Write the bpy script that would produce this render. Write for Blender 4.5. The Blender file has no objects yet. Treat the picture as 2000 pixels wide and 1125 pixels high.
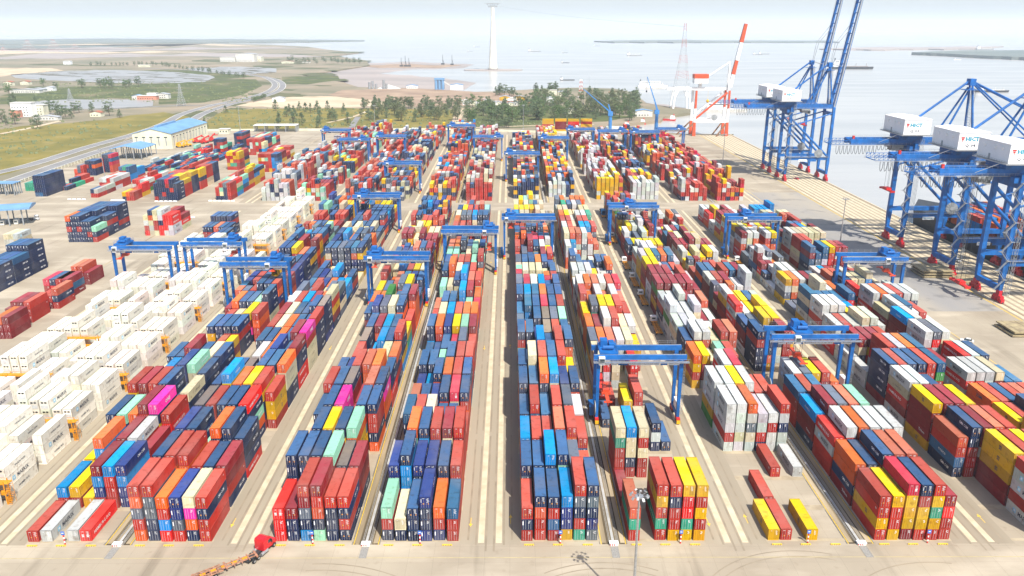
import bpy, math, random, numpy as np
from mathutils import Vector, Matrix
R = math.radians
rnd = random.Random(7)
# ------------------------------------------------------------------ camera, world, sun, exposure
F_PX, CAM_H, HOR, VX = 1550.0, 109.3, 50.0, 994.8          # in pixels of the 2000 px wide photograph
PITCH = math.atan((562.5 - HOR) / F_PX)
YAW = math.atan((1000 - VX) / F_PX * math.cos(PITCH))
SC = bpy.context.scene
COL = SC.collection
cam_d = bpy.data.cameras.new('camera'); cam = bpy.data.objects.new('camera', cam_d); COL.objects.link(cam)
cam.location = (0, 0, CAM_H)
cam.rotation_euler = (R(90) - PITCH, 0, -YAW)
cam_d.sensor_width = 36; cam_d.lens = 36 * F_PX / 2000
cam_d.clip_start = 1; cam_d.clip_end = 60000
SC.camera = cam
world = bpy.data.worlds.new('World'); SC.world = world; world.use_nodes = True
SUN_EL, SUN_AZ = R(54), math.atan2(0.27, -0.51)            # azimuth from +Y towards +X
wn = world.node_tree; sky = wn.nodes.new('ShaderNodeTexSky'); sky.sky_type = 'NISHITA'
sky.sun_disc = False; sky.sun_elevation = SUN_EL; sky.sun_rotation = SUN_AZ
sky.air_density = 1.0; sky.dust_density = 2.0; sky.ozone_density = 1.0
# pale hazy air low over the horizon: the clear-sky model blended to milky white below about 15 degrees
wtc = wn.nodes.new('ShaderNodeTexCoord'); wsx = wn.nodes.new('ShaderNodeSeparateXYZ'); wn.links.new(wtc.outputs['Generated'], wsx.inputs[0])
wmr = wn.nodes.new('ShaderNodeMapRange'); wmr.interpolation_type = 'SMOOTHSTEP'; wmr.inputs[1].default_value = -.02; wmr.inputs[2].default_value = .11; wmr.inputs[3].default_value = .94; wmr.inputs[4].default_value = .0
wn.links.new(wsx.outputs['Z'], wmr.inputs[0]); wmx = wn.nodes.new('ShaderNodeMix'); wmx.data_type = 'RGBA'; wn.links.new(wmr.outputs[0], wmx.inputs[0])
wn.links.new(sky.outputs[0], wmx.inputs[6]); wmx.inputs[7].default_value = (3.85, 4.3, 4.65, 1); wn.links.new(wmx.outputs[2], wn.nodes['Background'].inputs[0])
wn.nodes['Background'].inputs[1].default_value = 0.15
sun_d = bpy.data.lights.new('sun', 'SUN'); sun = bpy.data.objects.new('sun', sun_d); COL.objects.link(sun)
sun_d.energy = 5.0; sun_d.angle = R(0.6); sun_d.color = (1.0, 0.955, 0.88)
sdir = Vector((math.sin(SUN_AZ) * math.cos(SUN_EL), math.cos(SUN_AZ) * math.cos(SUN_EL), math.sin(SUN_EL)))
sun.rotation_euler = sdir.to_track_quat('Z', 'Y').to_euler()
SC.view_settings.view_transform = 'Standard'; SC.view_settings.look = 'None'
SC.view_settings.exposure = 0.47; SC.view_settings.gamma = 1
SC.cycles.use_denoising = True
SC.cycles.max_bounces = 5; SC.cycles.diffuse_bounces = 3; SC.cycles.glossy_bounces = 2
SC.cycles.transmission_bounces = 2; SC.cycles.volume_bounces = 1; SC.cycles.caustics_reflective = False
HAZE = 0.000072

# ------------------------------------------------------------------ helpers
CP, SP, CY, SY = math.cos(PITCH), math.sin(PITCH), math.cos(YAW), math.sin(YAW)
def G(px, py, z=0.0):
    """where the line of sight through a photo pixel meets the height z (a map position on the ground)"""
    u = (px - 1000) / F_PX; v = (py - 562.5) / F_PX
    fy = CP - v * SP; dz = -(SP + v * CP); t = (z - CAM_H) / dz
    return (u * t * CY + fy * t * SY, -u * t * SY + fy * t * CY)

def srgb(c):
    return tuple((x / 12.92 if x <= .04045 else ((x + .055) / 1.055) ** 2.4) for x in c)

MATS = {}
def mat(name, col, rough=.6, metal=0, noise=.12, scale=.5, col2=None, bump=0, spec=.5, detail=4, lo=.35, hi=.65, stretch=None):
    if name in MATS: return MATS[name]
    m = bpy.data.materials.new(name); m.use_nodes = True; nt = m.node_tree; b = nt.nodes['Principled BSDF']
    b.inputs['Roughness'].default_value = rough; b.inputs['Metallic'].default_value = metal
    b.inputs['Specular IOR Level'].default_value = spec
    tc = nt.nodes.new('ShaderNodeTexCoord'); mp = nt.nodes.new('ShaderNodeMapping')
    nt.links.new(tc.outputs['Object'], mp.inputs[0])
    if stretch: mp.inputs['Scale'].default_value = stretch
    n = nt.nodes.new('ShaderNodeTexNoise'); n.inputs['Scale'].default_value = scale; n.inputs['Detail'].default_value = detail
    nt.links.new(mp.outputs[0], n.inputs['Vector'])
    mr = nt.nodes.new('ShaderNodeMapRange'); mr.inputs[1].default_value = lo; mr.inputs[2].default_value = hi
    nt.links.new(n.outputs[0], mr.inputs[0])
    mx = nt.nodes.new('ShaderNodeMix'); mx.data_type = 'RGBA'
    mx.inputs[6].default_value = (*col, 1)
    mx.inputs[7].default_value = (*(col2 or tuple(c * (1 - noise * 2) for c in col)), 1)
    nt.links.new(mr.outputs[0], mx.inputs[0]); nt.links.new(mx.outputs[2], b.inputs['Base Color'])
    if bump:
        bp = nt.nodes.new('ShaderNodeBump'); bp.inputs['Strength'].default_value = bump
        nt.links.new(n.outputs[0], bp.inputs['Height']); nt.links.new(bp.outputs[0], b.inputs['Normal'])
    MATS[name] = m; return m

def add_layer(m, col, scale, lo, hi, amount=1.0, stretch=(1, 1, 1), detail=5):
    """another procedural layer of stains over the base colour"""
    nt = m.node_tree; b = nt.nodes['Principled BSDF']; src = b.inputs['Base Color'].links[0].from_socket
    tc = nt.nodes.new('ShaderNodeTexCoord'); mp = nt.nodes.new('ShaderNodeMapping'); mp.inputs['Scale'].default_value = stretch
    n = nt.nodes.new('ShaderNodeTexNoise'); n.inputs['Scale'].default_value = scale; n.inputs['Detail'].default_value = detail
    nt.links.new(tc.outputs['Object'], mp.inputs[0]); nt.links.new(mp.outputs[0], n.inputs['Vector'])
    mr = nt.nodes.new('ShaderNodeMapRange'); mr.inputs[1].default_value = lo; mr.inputs[2].default_value = hi; mr.inputs[4].default_value = amount
    nt.links.new(n.outputs[0], mr.inputs[0])
    mx = nt.nodes.new('ShaderNodeMix'); mx.data_type = 'RGBA'; mx.inputs[7].default_value = (*col, 1)
    nt.links.new(mr.outputs[0], mx.inputs[0]); nt.links.new(src, mx.inputs[6]); nt.links.new(mx.outputs[2], b.inputs['Base Color'])
    return m

class MB:
    def __init__(s): s.v = []; s.f = []; s.m = []
    def geo(s, vs, fs, m=0):
        o = len(s.v); s.v += [tuple(v) for v in vs]; s.f += [tuple(i + o for i in f) for f in fs]; s.m += [m] * len(fs)
    def box(s, x0, x1, y0, y1, z0, z1, m=0):
        s.geo([(x0, y0, z0), (x1, y0, z0), (x1, y1, z0), (x0, y1, z0), (x0, y0, z1), (x1, y0, z1), (x1, y1, z1), (x0, y1, z1)],
              [(0, 3, 2, 1), (4, 5, 6, 7), (0, 1, 5, 4), (1, 2, 6, 5), (2, 3, 7, 6), (3, 0, 4, 7)], m)
    def cbox(s, c, d, m=0):
        s.box(c[0] - d[0] / 2, c[0] + d[0] / 2, c[1] - d[1] / 2, c[1] + d[1] / 2, c[2] - d[2] / 2, c[2] + d[2] / 2, m)
    def beam(s, p, q, w, h=None, w2=None, h2=None, m=0):
        """box beam from p to q, optionally tapering"""
        h = h or w; w2 = w2 or w; h2 = h2 or h
        p = Vector(p); q = Vector(q); d = (q - p).normalized()
        up = Vector((0, 0, 1)) if abs(d.z) < .95 else Vector((0, 1, 0))
        a = d.cross(up).normalized(); b = a.cross(d).normalized()
        vs = []
        for c, ww, hh in ((p, w, h), (q, w2, h2)):
            for i, j in ((-1, -1), (1, -1), (1, 1), (-1, 1)): vs.append(c + a * ww / 2 * i + b * hh / 2 * j)
        s.geo(vs, [(0, 1, 2, 3), (7, 6, 5, 4), (0, 4, 5, 1), (1, 5, 6, 2), (2, 6, 7, 3), (3, 7, 4, 0)], m)
    def tube(s, p, q, r, n=8, r2=None, m=0, caps=True):
        r2 = r if r2 is None else r2; p = Vector(p); q = Vector(q); d = (q - p).normalized()
        up = Vector((0, 0, 1)) if abs(d.z) < .95 else Vector((1, 0, 0))
        a = d.cross(up).normalized(); b = a.cross(d)
        vs = [c + (a * math.cos(2 * math.pi * i / n) + b * math.sin(2 * math.pi * i / n)) * rr for c, rr in ((p, r), (q, r2)) for i in range(n)]
        fs = [(i, i + n, (i + 1) % n + n, (i + 1) % n) for i in range(n)]
        if caps: fs += [tuple(range(n)), tuple(range(2 * n - 1, n - 1, -1))]
        s.geo(vs, fs, m)
    def prism(s, pts, z0, z1, m=0):
        n = len(pts); s.geo([(x, y, z0) for x, y in pts] + [(x, y, z1) for x, y in pts],
            [tuple(range(n - 1, -1, -1)), tuple(range(n, 2 * n))] + [(i, (i + 1) % n, (i + 1) % n + n, i + n) for i in range(n)], m)
    def sheet(s, pts, z, m=0): s.geo([(x, y, z) for x, y in pts], [tuple(range(len(pts)))], m)
    def ball(s, c, r, m=0, seg=8, rings=5):
        vs = [(c[0], c[1], c[2] + r[2])]
        for i in range(1, rings):
            t = math.pi * i / rings
            for j in range(seg):
                a = 2 * math.pi * j / seg; vs.append((c[0] + r[0] * math.sin(t) * math.cos(a), c[1] + r[1] * math.sin(t) * math.sin(a), c[2] + r[2] * math.cos(t)))
        vs.append((c[0], c[1], c[2] - r[2])); fs = []
        for j in range(seg): fs.append((0, 1 + j, 1 + (j + 1) % seg))
        for i in range(rings - 2):
            for j in range(seg):
                a = 1 + i * seg + j; b = 1 + i * seg + (j + 1) % seg; fs.append((a, a + seg, b + seg, b))
        l = len(vs) - 1; o = 1 + (rings - 2) * seg
        for j in range(seg): fs.append((l, o + (j + 1) % seg, o + j))
        s.geo(vs, fs, m)
    def mesh(s, name, mats):
        me = bpy.data.meshes.new(name); me.from_pydata(s.v, [], s.f)
        for m in (mats if isinstance(mats, (list, tuple)) else [mats]): me.materials.append(m)
        if any(s.m): me.polygons.foreach_set('material_index', s.m)
        me.update(); return me

def link(name, me, parent=None, loc=None, rz=None):
    o = bpy.data.objects.new(name, me); COL.objects.link(o)
    if parent: o.parent = parent
    if loc is not None: o.location = loc
    if rz is not None: o.rotation_euler = (0, 0, rz)
    return o
def part(name, mb, mats, parent=None, loc=None): return link(name, mb.mesh(name, mats), parent, loc)
def tag(o, label, cat, group=None):
    o['label'] = label; o['category'] = cat
    if group: o['group'] = group
    return o
def thing(name, label, cat, loc=(0, 0, 0), rz=0, group=None):
    return tag(link(name, None, None, loc, rz), label, cat, group)
def struct(name, mb, mats, kind='structure'):
    o = part(name, mb, mats); o['kind'] = kind; return o
def dup(root, loc, rz=None, label=None, group=None, scale=None):
    def cp(o, par):
        c = o.copy(); COL.objects.link(c)
        if par is not None: c.parent = par
        for ch in list(o.children): cp(ch, c)
        return c
    r = cp(root, None); r.location = loc
    if rz is not None: r.rotation_euler = (0, 0, rz)
    if scale is not None: r.scale = scale
    if label: r['label'] = label
    if group: r['group'] = group
    return r

_TX = {}
def text_geo(s, bold=0.0):
    """flat letters as (verts, faces, width), unit height, from Blender's own font"""
    k = (s, bold)
    if k in _TX: return _TX[k]
    cu = bpy.data.curves.new('t', 'FONT'); cu.body = s; cu.size = 1.4; cu.resolution_u = 1; cu.offset = bold; cu.space_line = .8
    ob = bpy.data.objects.new('t', cu); COL.objects.link(ob)
    dg = bpy.context.evaluated_depsgraph_get(); me = ob.evaluated_get(dg).to_mesh()
    vs = [(v.co.x, v.co.y) for v in me.vertices]; fs = [tuple(p.vertices) for p in me.polygons]
    ob.evaluated_get(dg).to_mesh_clear(); bpy.data.objects.remove(ob); bpy.data.curves.remove(cu)
    x0 = min(v[0] for v in vs); x1 = max(v[0] for v in vs); y0 = min(v[1] for v in vs); y1 = max(v[1] for v in vs)
    vs = [(v[0] - x0, v[1] - y0) for v in vs]; _TX[k] = (vs, fs, x1 - x0, y1 - y0); return _TX[k]
def put_text(mb, s, org, right, up, h, m=0, width=None, bold=.02, center=False):
    vs, fs, w, hh = text_geo(s, bold); k = h / hh; kx = k if width is None else width / w
    o = Vector(org); r = Vector(right); u = Vector(up)
    if center: o = o - r * (w * kx / 2)
    mb.geo([o + r * (x * kx) + u * (y * k) for x, y in vs], fs, m)

# ------------------------------------------------------------------ colours
C = dict(N=(.0065, .016, .058), K=(.007, .018, .12), B=(.018, .075, .17), S=(.003, .18, .46), R=(.33, .017, .009), D=(.17, .005, .009),
         H=(.56, .008, .006), P=(.42, .010, .035), M=(.60, .018, .24), O=(.55, .075, .004), T=(.42, .055, .02), Y=(.50, .275, .002),
         G=(.02, .25, .15), L=(.22, .48, .33), V=(.025, .17, .025), W=(.44, .45, .43), C=(.50, .44, .28), E=(.075, .09, .115),
         F=(.008, .016, .050), Z=(.68, .645, .545))
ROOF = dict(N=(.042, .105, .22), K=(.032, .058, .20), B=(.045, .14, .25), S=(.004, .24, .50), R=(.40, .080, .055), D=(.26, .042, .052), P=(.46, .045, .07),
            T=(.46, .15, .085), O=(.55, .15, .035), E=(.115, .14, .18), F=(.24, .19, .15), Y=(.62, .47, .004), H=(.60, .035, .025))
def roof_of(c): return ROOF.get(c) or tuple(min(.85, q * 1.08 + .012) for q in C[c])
CN = dict(N='navy', K='royal blue', B='steel blue', S='sky blue', R='brick red', D='dark maroon', H='bright red', P='crimson',
          M='hot pink', O='orange', T='salmon red', Y='yellow', G='teal green', L='mint green', V='green', W='light grey',
          C='cream', E='slate grey', F='brown-roofed navy', Z='white')
def container_mat(name, col=None, roof=None):
    """painted corrugated steel: faded roof paint, dust and rust patches; colour from the material or from the mesh attribute"""
    m = bpy.data.materials.new(name); m.use_nodes = True; nt = m.node_tree; b = nt.nodes['Principled BSDF']; L = nt.links.new
    b.inputs['Roughness'].default_value = .62; b.inputs['Specular IOR Level'].default_value = .18
    ge = nt.nodes.new('ShaderNodeNewGeometry'); sx = nt.nodes.new('ShaderNodeSeparateXYZ'); L(ge.outputs['True Normal'], sx.inputs[0])
    up = nt.nodes.new('ShaderNodeMath'); up.operation = 'GREATER_THAN'; up.inputs[1].default_value = .6; L(sx.outputs['Z'], up.inputs[0])
    def noise(sc, de, v=None):
        n = nt.nodes.new('ShaderNodeTexNoise'); n.inputs['Scale'].default_value = sc; n.inputs['Detail'].default_value = de; L(v or ge.outputs['Position'], n.inputs['Vector']); return n
    def mixc(kind, f, a, c):
        x = nt.nodes.new('ShaderNodeMix'); x.data_type = 'RGBA'; x.blend_type = kind
        for k, q in ((0, f), (6, a), (7, c)):
            if hasattr(q, 'links'): L(q, x.inputs[k])
            elif k == 0: x.inputs[0].default_value = q
            else: x.inputs[k].default_value = (*q, 1)
        return x.outputs[2]
    def rng(src, a, b_, c, d):
        q = nt.nodes.new('ShaderNodeMapRange'); L(src, q.inputs[0])
        for k, v in zip((1, 2, 3, 4), (a, b_, c, d)): q.inputs[k].default_value = v
        return q.outputs[0]
    n = noise(.9, 6); n2 = noise(.13, 3)
    if col is None:
        a = nt.nodes.new('ShaderNodeAttribute'); a.attribute_name = 'Col'; base = a.outputs['Color']
    else:
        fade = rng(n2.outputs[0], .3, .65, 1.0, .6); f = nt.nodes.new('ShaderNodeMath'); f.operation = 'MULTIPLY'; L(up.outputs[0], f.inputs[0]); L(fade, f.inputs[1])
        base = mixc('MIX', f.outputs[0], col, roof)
        oi = nt.nodes.new('ShaderNodeObjectInfo'); hv = nt.nodes.new('ShaderNodeHueSaturation'); L(base, hv.inputs['Color'])
        L(rng(oi.outputs['Random'], 0, 1, .74, 1.28), hv.inputs['Value']); base = hv.outputs[0]
    dust = rng(n2.outputs[0], .45, .72, 0, .16); base = mixc('MIX', dust, base, (.36, .34, .30))
    base = mixc('MULTIPLY', rng(n.outputs[0], .55, .70, 0, .5), base, (.50, .38, .30))
    mp = nt.nodes.new('ShaderNodeMapping'); mp.inputs['Scale'].default_value = (2.2, 2.2, .25); L(ge.outputs['Position'], mp.inputs[0]); n3 = noise(1.0, 4, mp.outputs[0])
    base = mixc('MIX', rng(n3.outputs[0], .62, .74, 0, .38), base, (.17, .09, .05))
    L(base, b.inputs['Base Color'])
    return m
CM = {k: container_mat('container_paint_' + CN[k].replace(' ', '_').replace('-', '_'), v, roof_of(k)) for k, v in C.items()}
M_rod = mat('galvanised_steel', (.45, .46, .46), .45, .6, scale=3)
M_white = mat('white_paint', (.80, .80, .78), .5, noise=.03, scale=.15); WHITE_GRIME = 1
M_black = mat('black_rubber', (.02, .02, .02), .8)
M_dark = mat('dark_metal', (.05, .055, .06), .6, .3)
M_ink = mat('dark_lettering', (.03, .04, .07), .6)
M_wink = mat('white_lettering', (.8, .8, .8), .6)
M_lblue = mat('pale_blue_emblem', (.25, .55, .72), .6)
M_orange = mat('orange_sticker', (.75, .28, .01), .5)
M_red = mat('signal_red', (.6, .02, .015), .5)
M_yel = mat('signal_yellow', (.75, .42, .01), .5)
M_blue = mat('crane_blue', (.002, .128, .43), .55, noise=.2, scale=.35)
M_grey = mat('grey_steel', (.32, .34, .35), .6, .2)
M_glass = mat('dark_glass', (.03, .05, .06), .1, spec=.8)
M_rack = mat('rack_orange', (.74, .30, .008), .5)
M_teal = mat('teal_lettering', (.0, .30, .42), .6)
M_rust = mat('rusty_steel', (.30, .15, .07), .8, noise=.3, scale=2)

# ------------------------------------------------------------------ layout of the stacks
D0, PB, CW, PC, TH, L40, L20 = 150.7, 13.05, 2.44, 2.9, 2.82, 12.19, 6.06
RC = {k: -4.44 + 54.95 * k for k in range(-4, 4)}           # centre lines of the truck roads
BX = {}                                                     # left edge of each block of six rows
for k in range(-3, 4):
    BX[2 * k + 5] = RC[k] + 7.1                             # block right of road k
    BX[2 * k + 4] = RC[k] - 24.04                           # block left of road k
#  b1..b10 : tokens per stack: height, then colours from the top (the rest drawn from the palette)
NEAR = {
 1: {0: '1R 1W 0 1W 1H 0', 1: '2SR 2YR 1Y 4DSKR 4SRRR 4KSKK', 2: '2Y 4OSRR 2N 4D 4W 3DD', 3: '4N 4L 4O 5DR 5MN 4RH', 4: '5R 5D 5R 5NNN 3N 4CN',
     5: '0 4S 4D 5K 5L 4NNH', 6: '4N 4N 5D 4N 4C 4NND', 7: '2N 2R 2P 3T 3Y 0', 8: '0 4N 4N 4N 4NRNN 0', 9: '2Y 3R 3C 3Y 4YDM 4R', 10: '3D 4O 4N 4N 4LRM 5NNN'},
 2: {0: '5ROERO 5REENN 4ORSH 4KKER 4CMON 4RNRR', 1: '5N 5R 5RO 4R 4N 4DDRN', 2: '5K 5N 3L 5ON 5N 4NNNH', 3: '5F 5R 5N 5N 5HNLO 0',
     4: '5N 6S 5O 5Y 5R 4RYYR', 5: '4N 4F 3N 5N 5N 5OCCN', 6: '3F 4W 4O 5KN 4N 5DNNH', 7: '4N 4N 4O 4N 5D 5MRCC', 8: '4R 4C 4O 4N 4N 5RNNN', 9: '4D 4C 4N 4N 5N 5FNNN', 10: '4W 4R 4S 4D 4O 5CRY'},
 3: {0: '3HHH 3DNN 5RDENS 5DRTNL 4RNNN 4RNRN', 1: '5NN 5NNR 5N 5L 4FHN 4DDRN', 2: '3T 5N 5Y 5NY 5LOYYO 0', 3: '4N 5NNR 5MM 3D 5NR 5NRRN',
     4: '5R 5N 5FD 3D 5T 5NMO', 5: '4N 4K 5R 5TO 5O 4NNH', 6: '0 4R 3C 3T 4C 4ON', 7: '0 4F 2S 4S 4N 5RNN', 8: '1V 4N 4D 4S 4N 3YG', 9: '4N 5K 5E 5C 5NO 3R',
     10: '4O 4O 5V 4N 5N 5DOO', 11: '4Y 4N 4R 5E 5Y 3N'},
 4: {0: '3LRN 2CN 3NNN 4KNNK 3ORK 3BRR', 1: '4K 5NSSS 4K 4K 4N 4R', 2: '0 5O 5N 5R 5D 5R', 3: '4BNN 4R 4C 3N 3N 2R', 4: '3T 3N 3K 4N 4P 4N', 5: '2K 2S 4N 4O 4R 4N',
     6: '3N 3N 3L 4N 4R 4R', 7: '2N 2N 3N 3P 4E 3R', 8: '4N 4O 4K 4Y 4L 4D', 9: '3R 4C 4S 4R 4O 4O', 10: '3T 4N 4N 2E 3L 3P'},
 5: {0: '3RNR 4NTRR 4NRBR 4SKKY 5RENRG 5NENKE', 1: '4N 4N 5SN 5N 4E 3R', 2: '4S 4R 4R 5T 5R 4R', 3: '4N 5R 4B 5R 5E 4W', 4: '5N 5N 6ON 6SC 5K 5N', 5: '5N 6C 6R 6B 6R 4Y',
     6: '3N 3N 6S 5N 6R 6NO', 7: '5N 5N 4K 5F 5R 5B', 8: '4E 3O 5N 5FM 5E 5L', 9: '4B 5B 5N 5P 5N 5R', 10: '5N 5S 5B 5O 5N 5N', 11: '5E 5P 5W 5S 4N 5N'},
 6: {0: '3TGR 0 5RYRGR 5RNRRY 5YHHGY 5YRYRY', 1: '1D 0 0 0 0 0', 2: '5CGRRR 5SCCNR 5CRCRR 0 0 0', 3: '0 0 0 0 3NWN 1N', 4: '1N 0 3Y 4R 0 0', 5: '2H 1R 0 0 0 0',
     6: '4CCDW 4CHWW 4ECCW 0 3HRW 0', 7: '4E 4O 4T 4W 4C 3Y', 8: '4O 4D 5W 5R 4C 4W', 9: '4Y 5E 5Y 5Y 5R 4R', 10: '5R 4O 5W 4T 5W 4T', 11: '5W 5O 5T 5W 5R 5P'},
 7: {0: '1Y 1R 0 1Y 0 0', 1: '0 1R 0 0 0 0', 2: '0 0 0 1R 0 1W', 3: '5WWWRW 5WWWCW 5OWECW 4WWRN 4WRWW 5RWNWW', 4: '5W 5W 5Y 5W 4R 4R', 5: '0 0 5WHWW 5PWRW 0 0',
     6: '4OYRY 4YDD 3C 4LYRR 4R 0', 7: '4N 5W 5W 4C 5R 5T', 8: '4WCWW 4W 4W 3R 3W 2W', 9: '5WW 4WD 4W 5WC 3D 3W', 10: '4W 4WC 5W 4DR 3W 4T', 11: '5DVD 5DD 5D 5DR 5D 4D', 12: '5DD 5D 5D 4W 5R 4W',
     13: '5Y 5YY 4W 4N 4R 3G', 14: '5WY 5YY 5B 5OB 5BN 4W', 15: '4W 5W 5WC 4W 4R 4E'},
 8: {0: '4RRYR 4YRRY 5PYYYD 5NRYYR 5RYGYR 4DHRR', 1: '4OOND 4N 5N 5T 5T 0', 2: '4HWRR 5WR 5OR 5W 5W 5WR', 3: '4SDDN 5DD 5E 5T 5L 0', 4: '4BRR 4RD 4B 3D 0 0',
     5: '0 4WWCW 4EEEE 4YDD 4R 3O', 6: '0 0 0 0 0 0', 7: '5NRNNN 4NN 4N 5DRRR 0 0', 8: '4NDD 4E 5Y 5Y 4TR 3R', 9: '5HWH 4W 4YTY 5YY 4YD 3Y'},
 9: {0: '0 0 5RWWRW 5W 5W 5W', 1: '0 0 5YYYDD 5R 5Y 5R', 2: '4TRBN 5NNRHR 5D 5T 5R 4Y', 3: '5YDDDY 5D 5D 5Y 4T 3T', 4: '5WCHDW 5W 4E 4N 0 0', 5: '5NNNND 5RN 5N 5NR 5RR 5BV',
     6: '2WW 0 5R 5WD 5O 5B', 7: '2WW 4D 4D 4D 4R 3D', 8: '4WWH 4RWW 4W 5CW 5WE 4W', 9: '5WWRWW 5WN 5WE 4Y 4S 3N'},
 10: {0: '0 0 3R 3R 3Y 3Y', 1: '4RR 4N 4R 4Y 4Y 4N', 2: '4YYRR 5R 5R 4N 4Y 3D', 3: '3YY 3R 4N 4R 3R 3Y', 4: '3OOH 3R 3N 3R 3T 3R', 5: '4WHWE 4W 4W 4C 3B 3B', 6: '3DD 0 4H 4W 4N 0',
      7: '5WWRW 5EHW 5WCC 0 0 0', 8: '5SDDR 5WRR 4WR 3R 3R 0', 9: '4CD 5WW 5BW 4W 4R 3W', 10: '5WWHW 5OW 5WR 5RW 5WE 5WN'},
}
NEAR[7][5.6] = '0 0 0 0 0 0'; del NEAR[7][5.6]
PAL = {1: 'NNNNKBRRDSTCOLYEN', 2: 'NNNNKBRROSDCEYNN', 3: 'NNNNBRRTSOYCDEKN', 4: 'NNNBRRRTOYCSLEDR', 5: 'NNNBRRTPOYCSEDLW', 6: 'RRTOWWWCCYDENSRRGWW',
       7: 'WWWWWCRRDDDTYYNVEB', 8: 'DDDRRWWWWYYNOTEBDC', 9: 'WWWWWDDDRRYNEOTHCB', 10: 'WWWDDRRRYNEHBSCT', 0: 'RNYWCT', -1: 'RNYWCT'}
PALF = {-1: 'RRWWWNYDBRTCE', 0: 'RRTYWWNDCLRRE', 1: 'NNRRRWWCTTBNE', 2: 'NNRTWWRYCTEN', 3: 'NNNRRCTYSRTWE', 4: 'RRDDCCWNNTRWE', 5: 'NNNRRCCWYTRWE', 6: 'YYRRTCTWWNNO',
        7: 'WWWWDDDRRYEW', 8: 'DDRRYTNNWWWE', 9: 'DDDRRTYNWWEW', 10: 'RRRDDWWNTYTP'}
BOX = []      # (x0, y0, z0, length, colour, key)   key = (block, bay, column, tier, height) or None
def stack(x, y, h, cols, pal, L=L40, key=None, z=0, dim=1):
    for t in range(h):                      # t = 0 at the bottom
        i = h - 1 - t
        c = cols[i] if i < len(cols) else (cols[-1] if cols and rnd.random() < .25 else rnd.choice(pal))
        BOX.append((x, y, t * TH + z, L, c, (key + (t, h)) if key else None))
EMPTY = {(8, 6), (2, 26)}
for b in range(1, 11):
    prev = [4] * 6; base = 4
    for i in range(0, 25 if b < 8 else 24):
        y = D0 + PB * i
        if i in NEAR[b]:
            toks = NEAR[b][i].split()
            for c, t in enumerate(toks): stack(BX[b] + PC * c, y, int(t[0]), t[1:], PAL[b], key=(b, i, c))
            continue
        if rnd.random() < .35: base = rnd.choice([4, 4, 5, 3, 5] if b < 7 else [3, 4, 4, 5, 2])
        tw = rnd.random() < (.22 if b > 5 else .12); same = rnd.choice(PAL[b] + ('WWWDDYW' if b in (6, 7, 8, 9) else '')) if rnd.random() < (.7 if b > 5 else .45) else None
        gap_ = rnd.choice([(0, 1, 2), (3, 4, 5), (2, 3, 4, 5), (0, 1, 2, 3, 4, 5)]) if rnd.random() < (.26 if b > 5 else .07) else ()
        for c in range(6):
            h = max(0, min(5, base + rnd.choice([-1, 0, 0, 0, 1]) - (rnd.random() < .05) * 2))
            if b in (7, 8, 9, 10) and rnd.random() < .06: h = 0
            if gap_ and c in gap_: h = rnd.choice([0, 0, 1])
            top = same if (same and rnd.random() < .6) else rnd.choice(PAL[b])
            if tw:
                for q in range(2): stack(BX[b] + PC * c, y + 6.13 * q, max(0, h - (rnd.random() < .25)), top if q else rnd.choice(PAL[b]), PAL[b], L20, key=(b, i, c))
            else: stack(BX[b] + PC * c, y, h, top, PAL[b], key=(b, i, c))
# reefer blocks: pairs of bays round an orange rack
REEF_Y0, REEF_P = 165.2, 30.9
REEF = []     # machinery side flag per box index
RACKS = []
for b in (0, -1):
    for r in range(-1, 11 if b == 0 else 8):
        yr = REEF_Y0 + REEF_P * r
        if yr > 140: RACKS.append((b, r, yr))
        for side, y in ((0, yr - 12.7), (1, yr + 2.2)):
            if y < 135: continue
            h0 = 3
            for c in range(6):
                if c % 3 == 0 or rnd.random() < .3: h0 = rnd.choice([3, 3, 4, 4, 5] if b == 0 else [2, 3, 3, 4])
                h = min(h0, 3) if c > 3 else h0
                if rnd.random() < .08 or (side == 0 and rnd.random() < .10): h = rnd.choice([0, 1, 1])
                n0 = len(BOX); stack(BX[b] + PC * c, y, h, 'Z', 'Z', key=(b, 2 * (r + 1) + side, c))
                for j in range(n0, len(BOX)): REEF.append((j, side))
for i, t in enumerate(['3NR 3N 3T 3N 3N 0', '4N 4N 4N 4NR 0 0']):
    for c, k in enumerate(t.split()): stack(BX[-1] + PC * c, 408 + 13 * i, int(k[0]), k[1:], 'NNRB')
for i, t in enumerate(['2N 2N 3N 3N 0 0']):
    for c, k in enumerate(t.split()): stack(BX[0] + PC * c - 18, 396, int(k[0]), k[1:], 'NNRB')
REEFSET = dict(REEF)
# second yard beyond the cross road
for b in range(-1, 11):
    y = 513.0 + {5: 7, 6: 12, 7: 4, 8: 4}.get(b, 0); base = 4
    while y < ((838 if b < 5 else 806) if b < 8 else 800 - 12 * (b - 8)):
        tw = rnd.random() < .6; Lc = L20 if tw else L40; pal = PALF[b]
        if rnd.random() < .25: base = rnd.choice([5, 4, 4, 3, 5])
        if rnd.random() < .07: y += 13
        same = rnd.choice(pal) if rnd.random() < .6 else None; second = rnd.choice(pal)
        for c in range(6):
            h = max(0, min(6, base + rnd.choice([-1, 0, 0, 0, 1]))); h = 0 if rnd.random() < .03 else h
            cc = ''.join((same if same and rnd.random() < .7 else (second if rnd.random() < .3 else rnd.choice(pal))) for _ in range(h))
            stack(BX[b] + PC * c, y, h, cc, pal, Lc)
        y += (6.5 if tw else 13.05)
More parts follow.
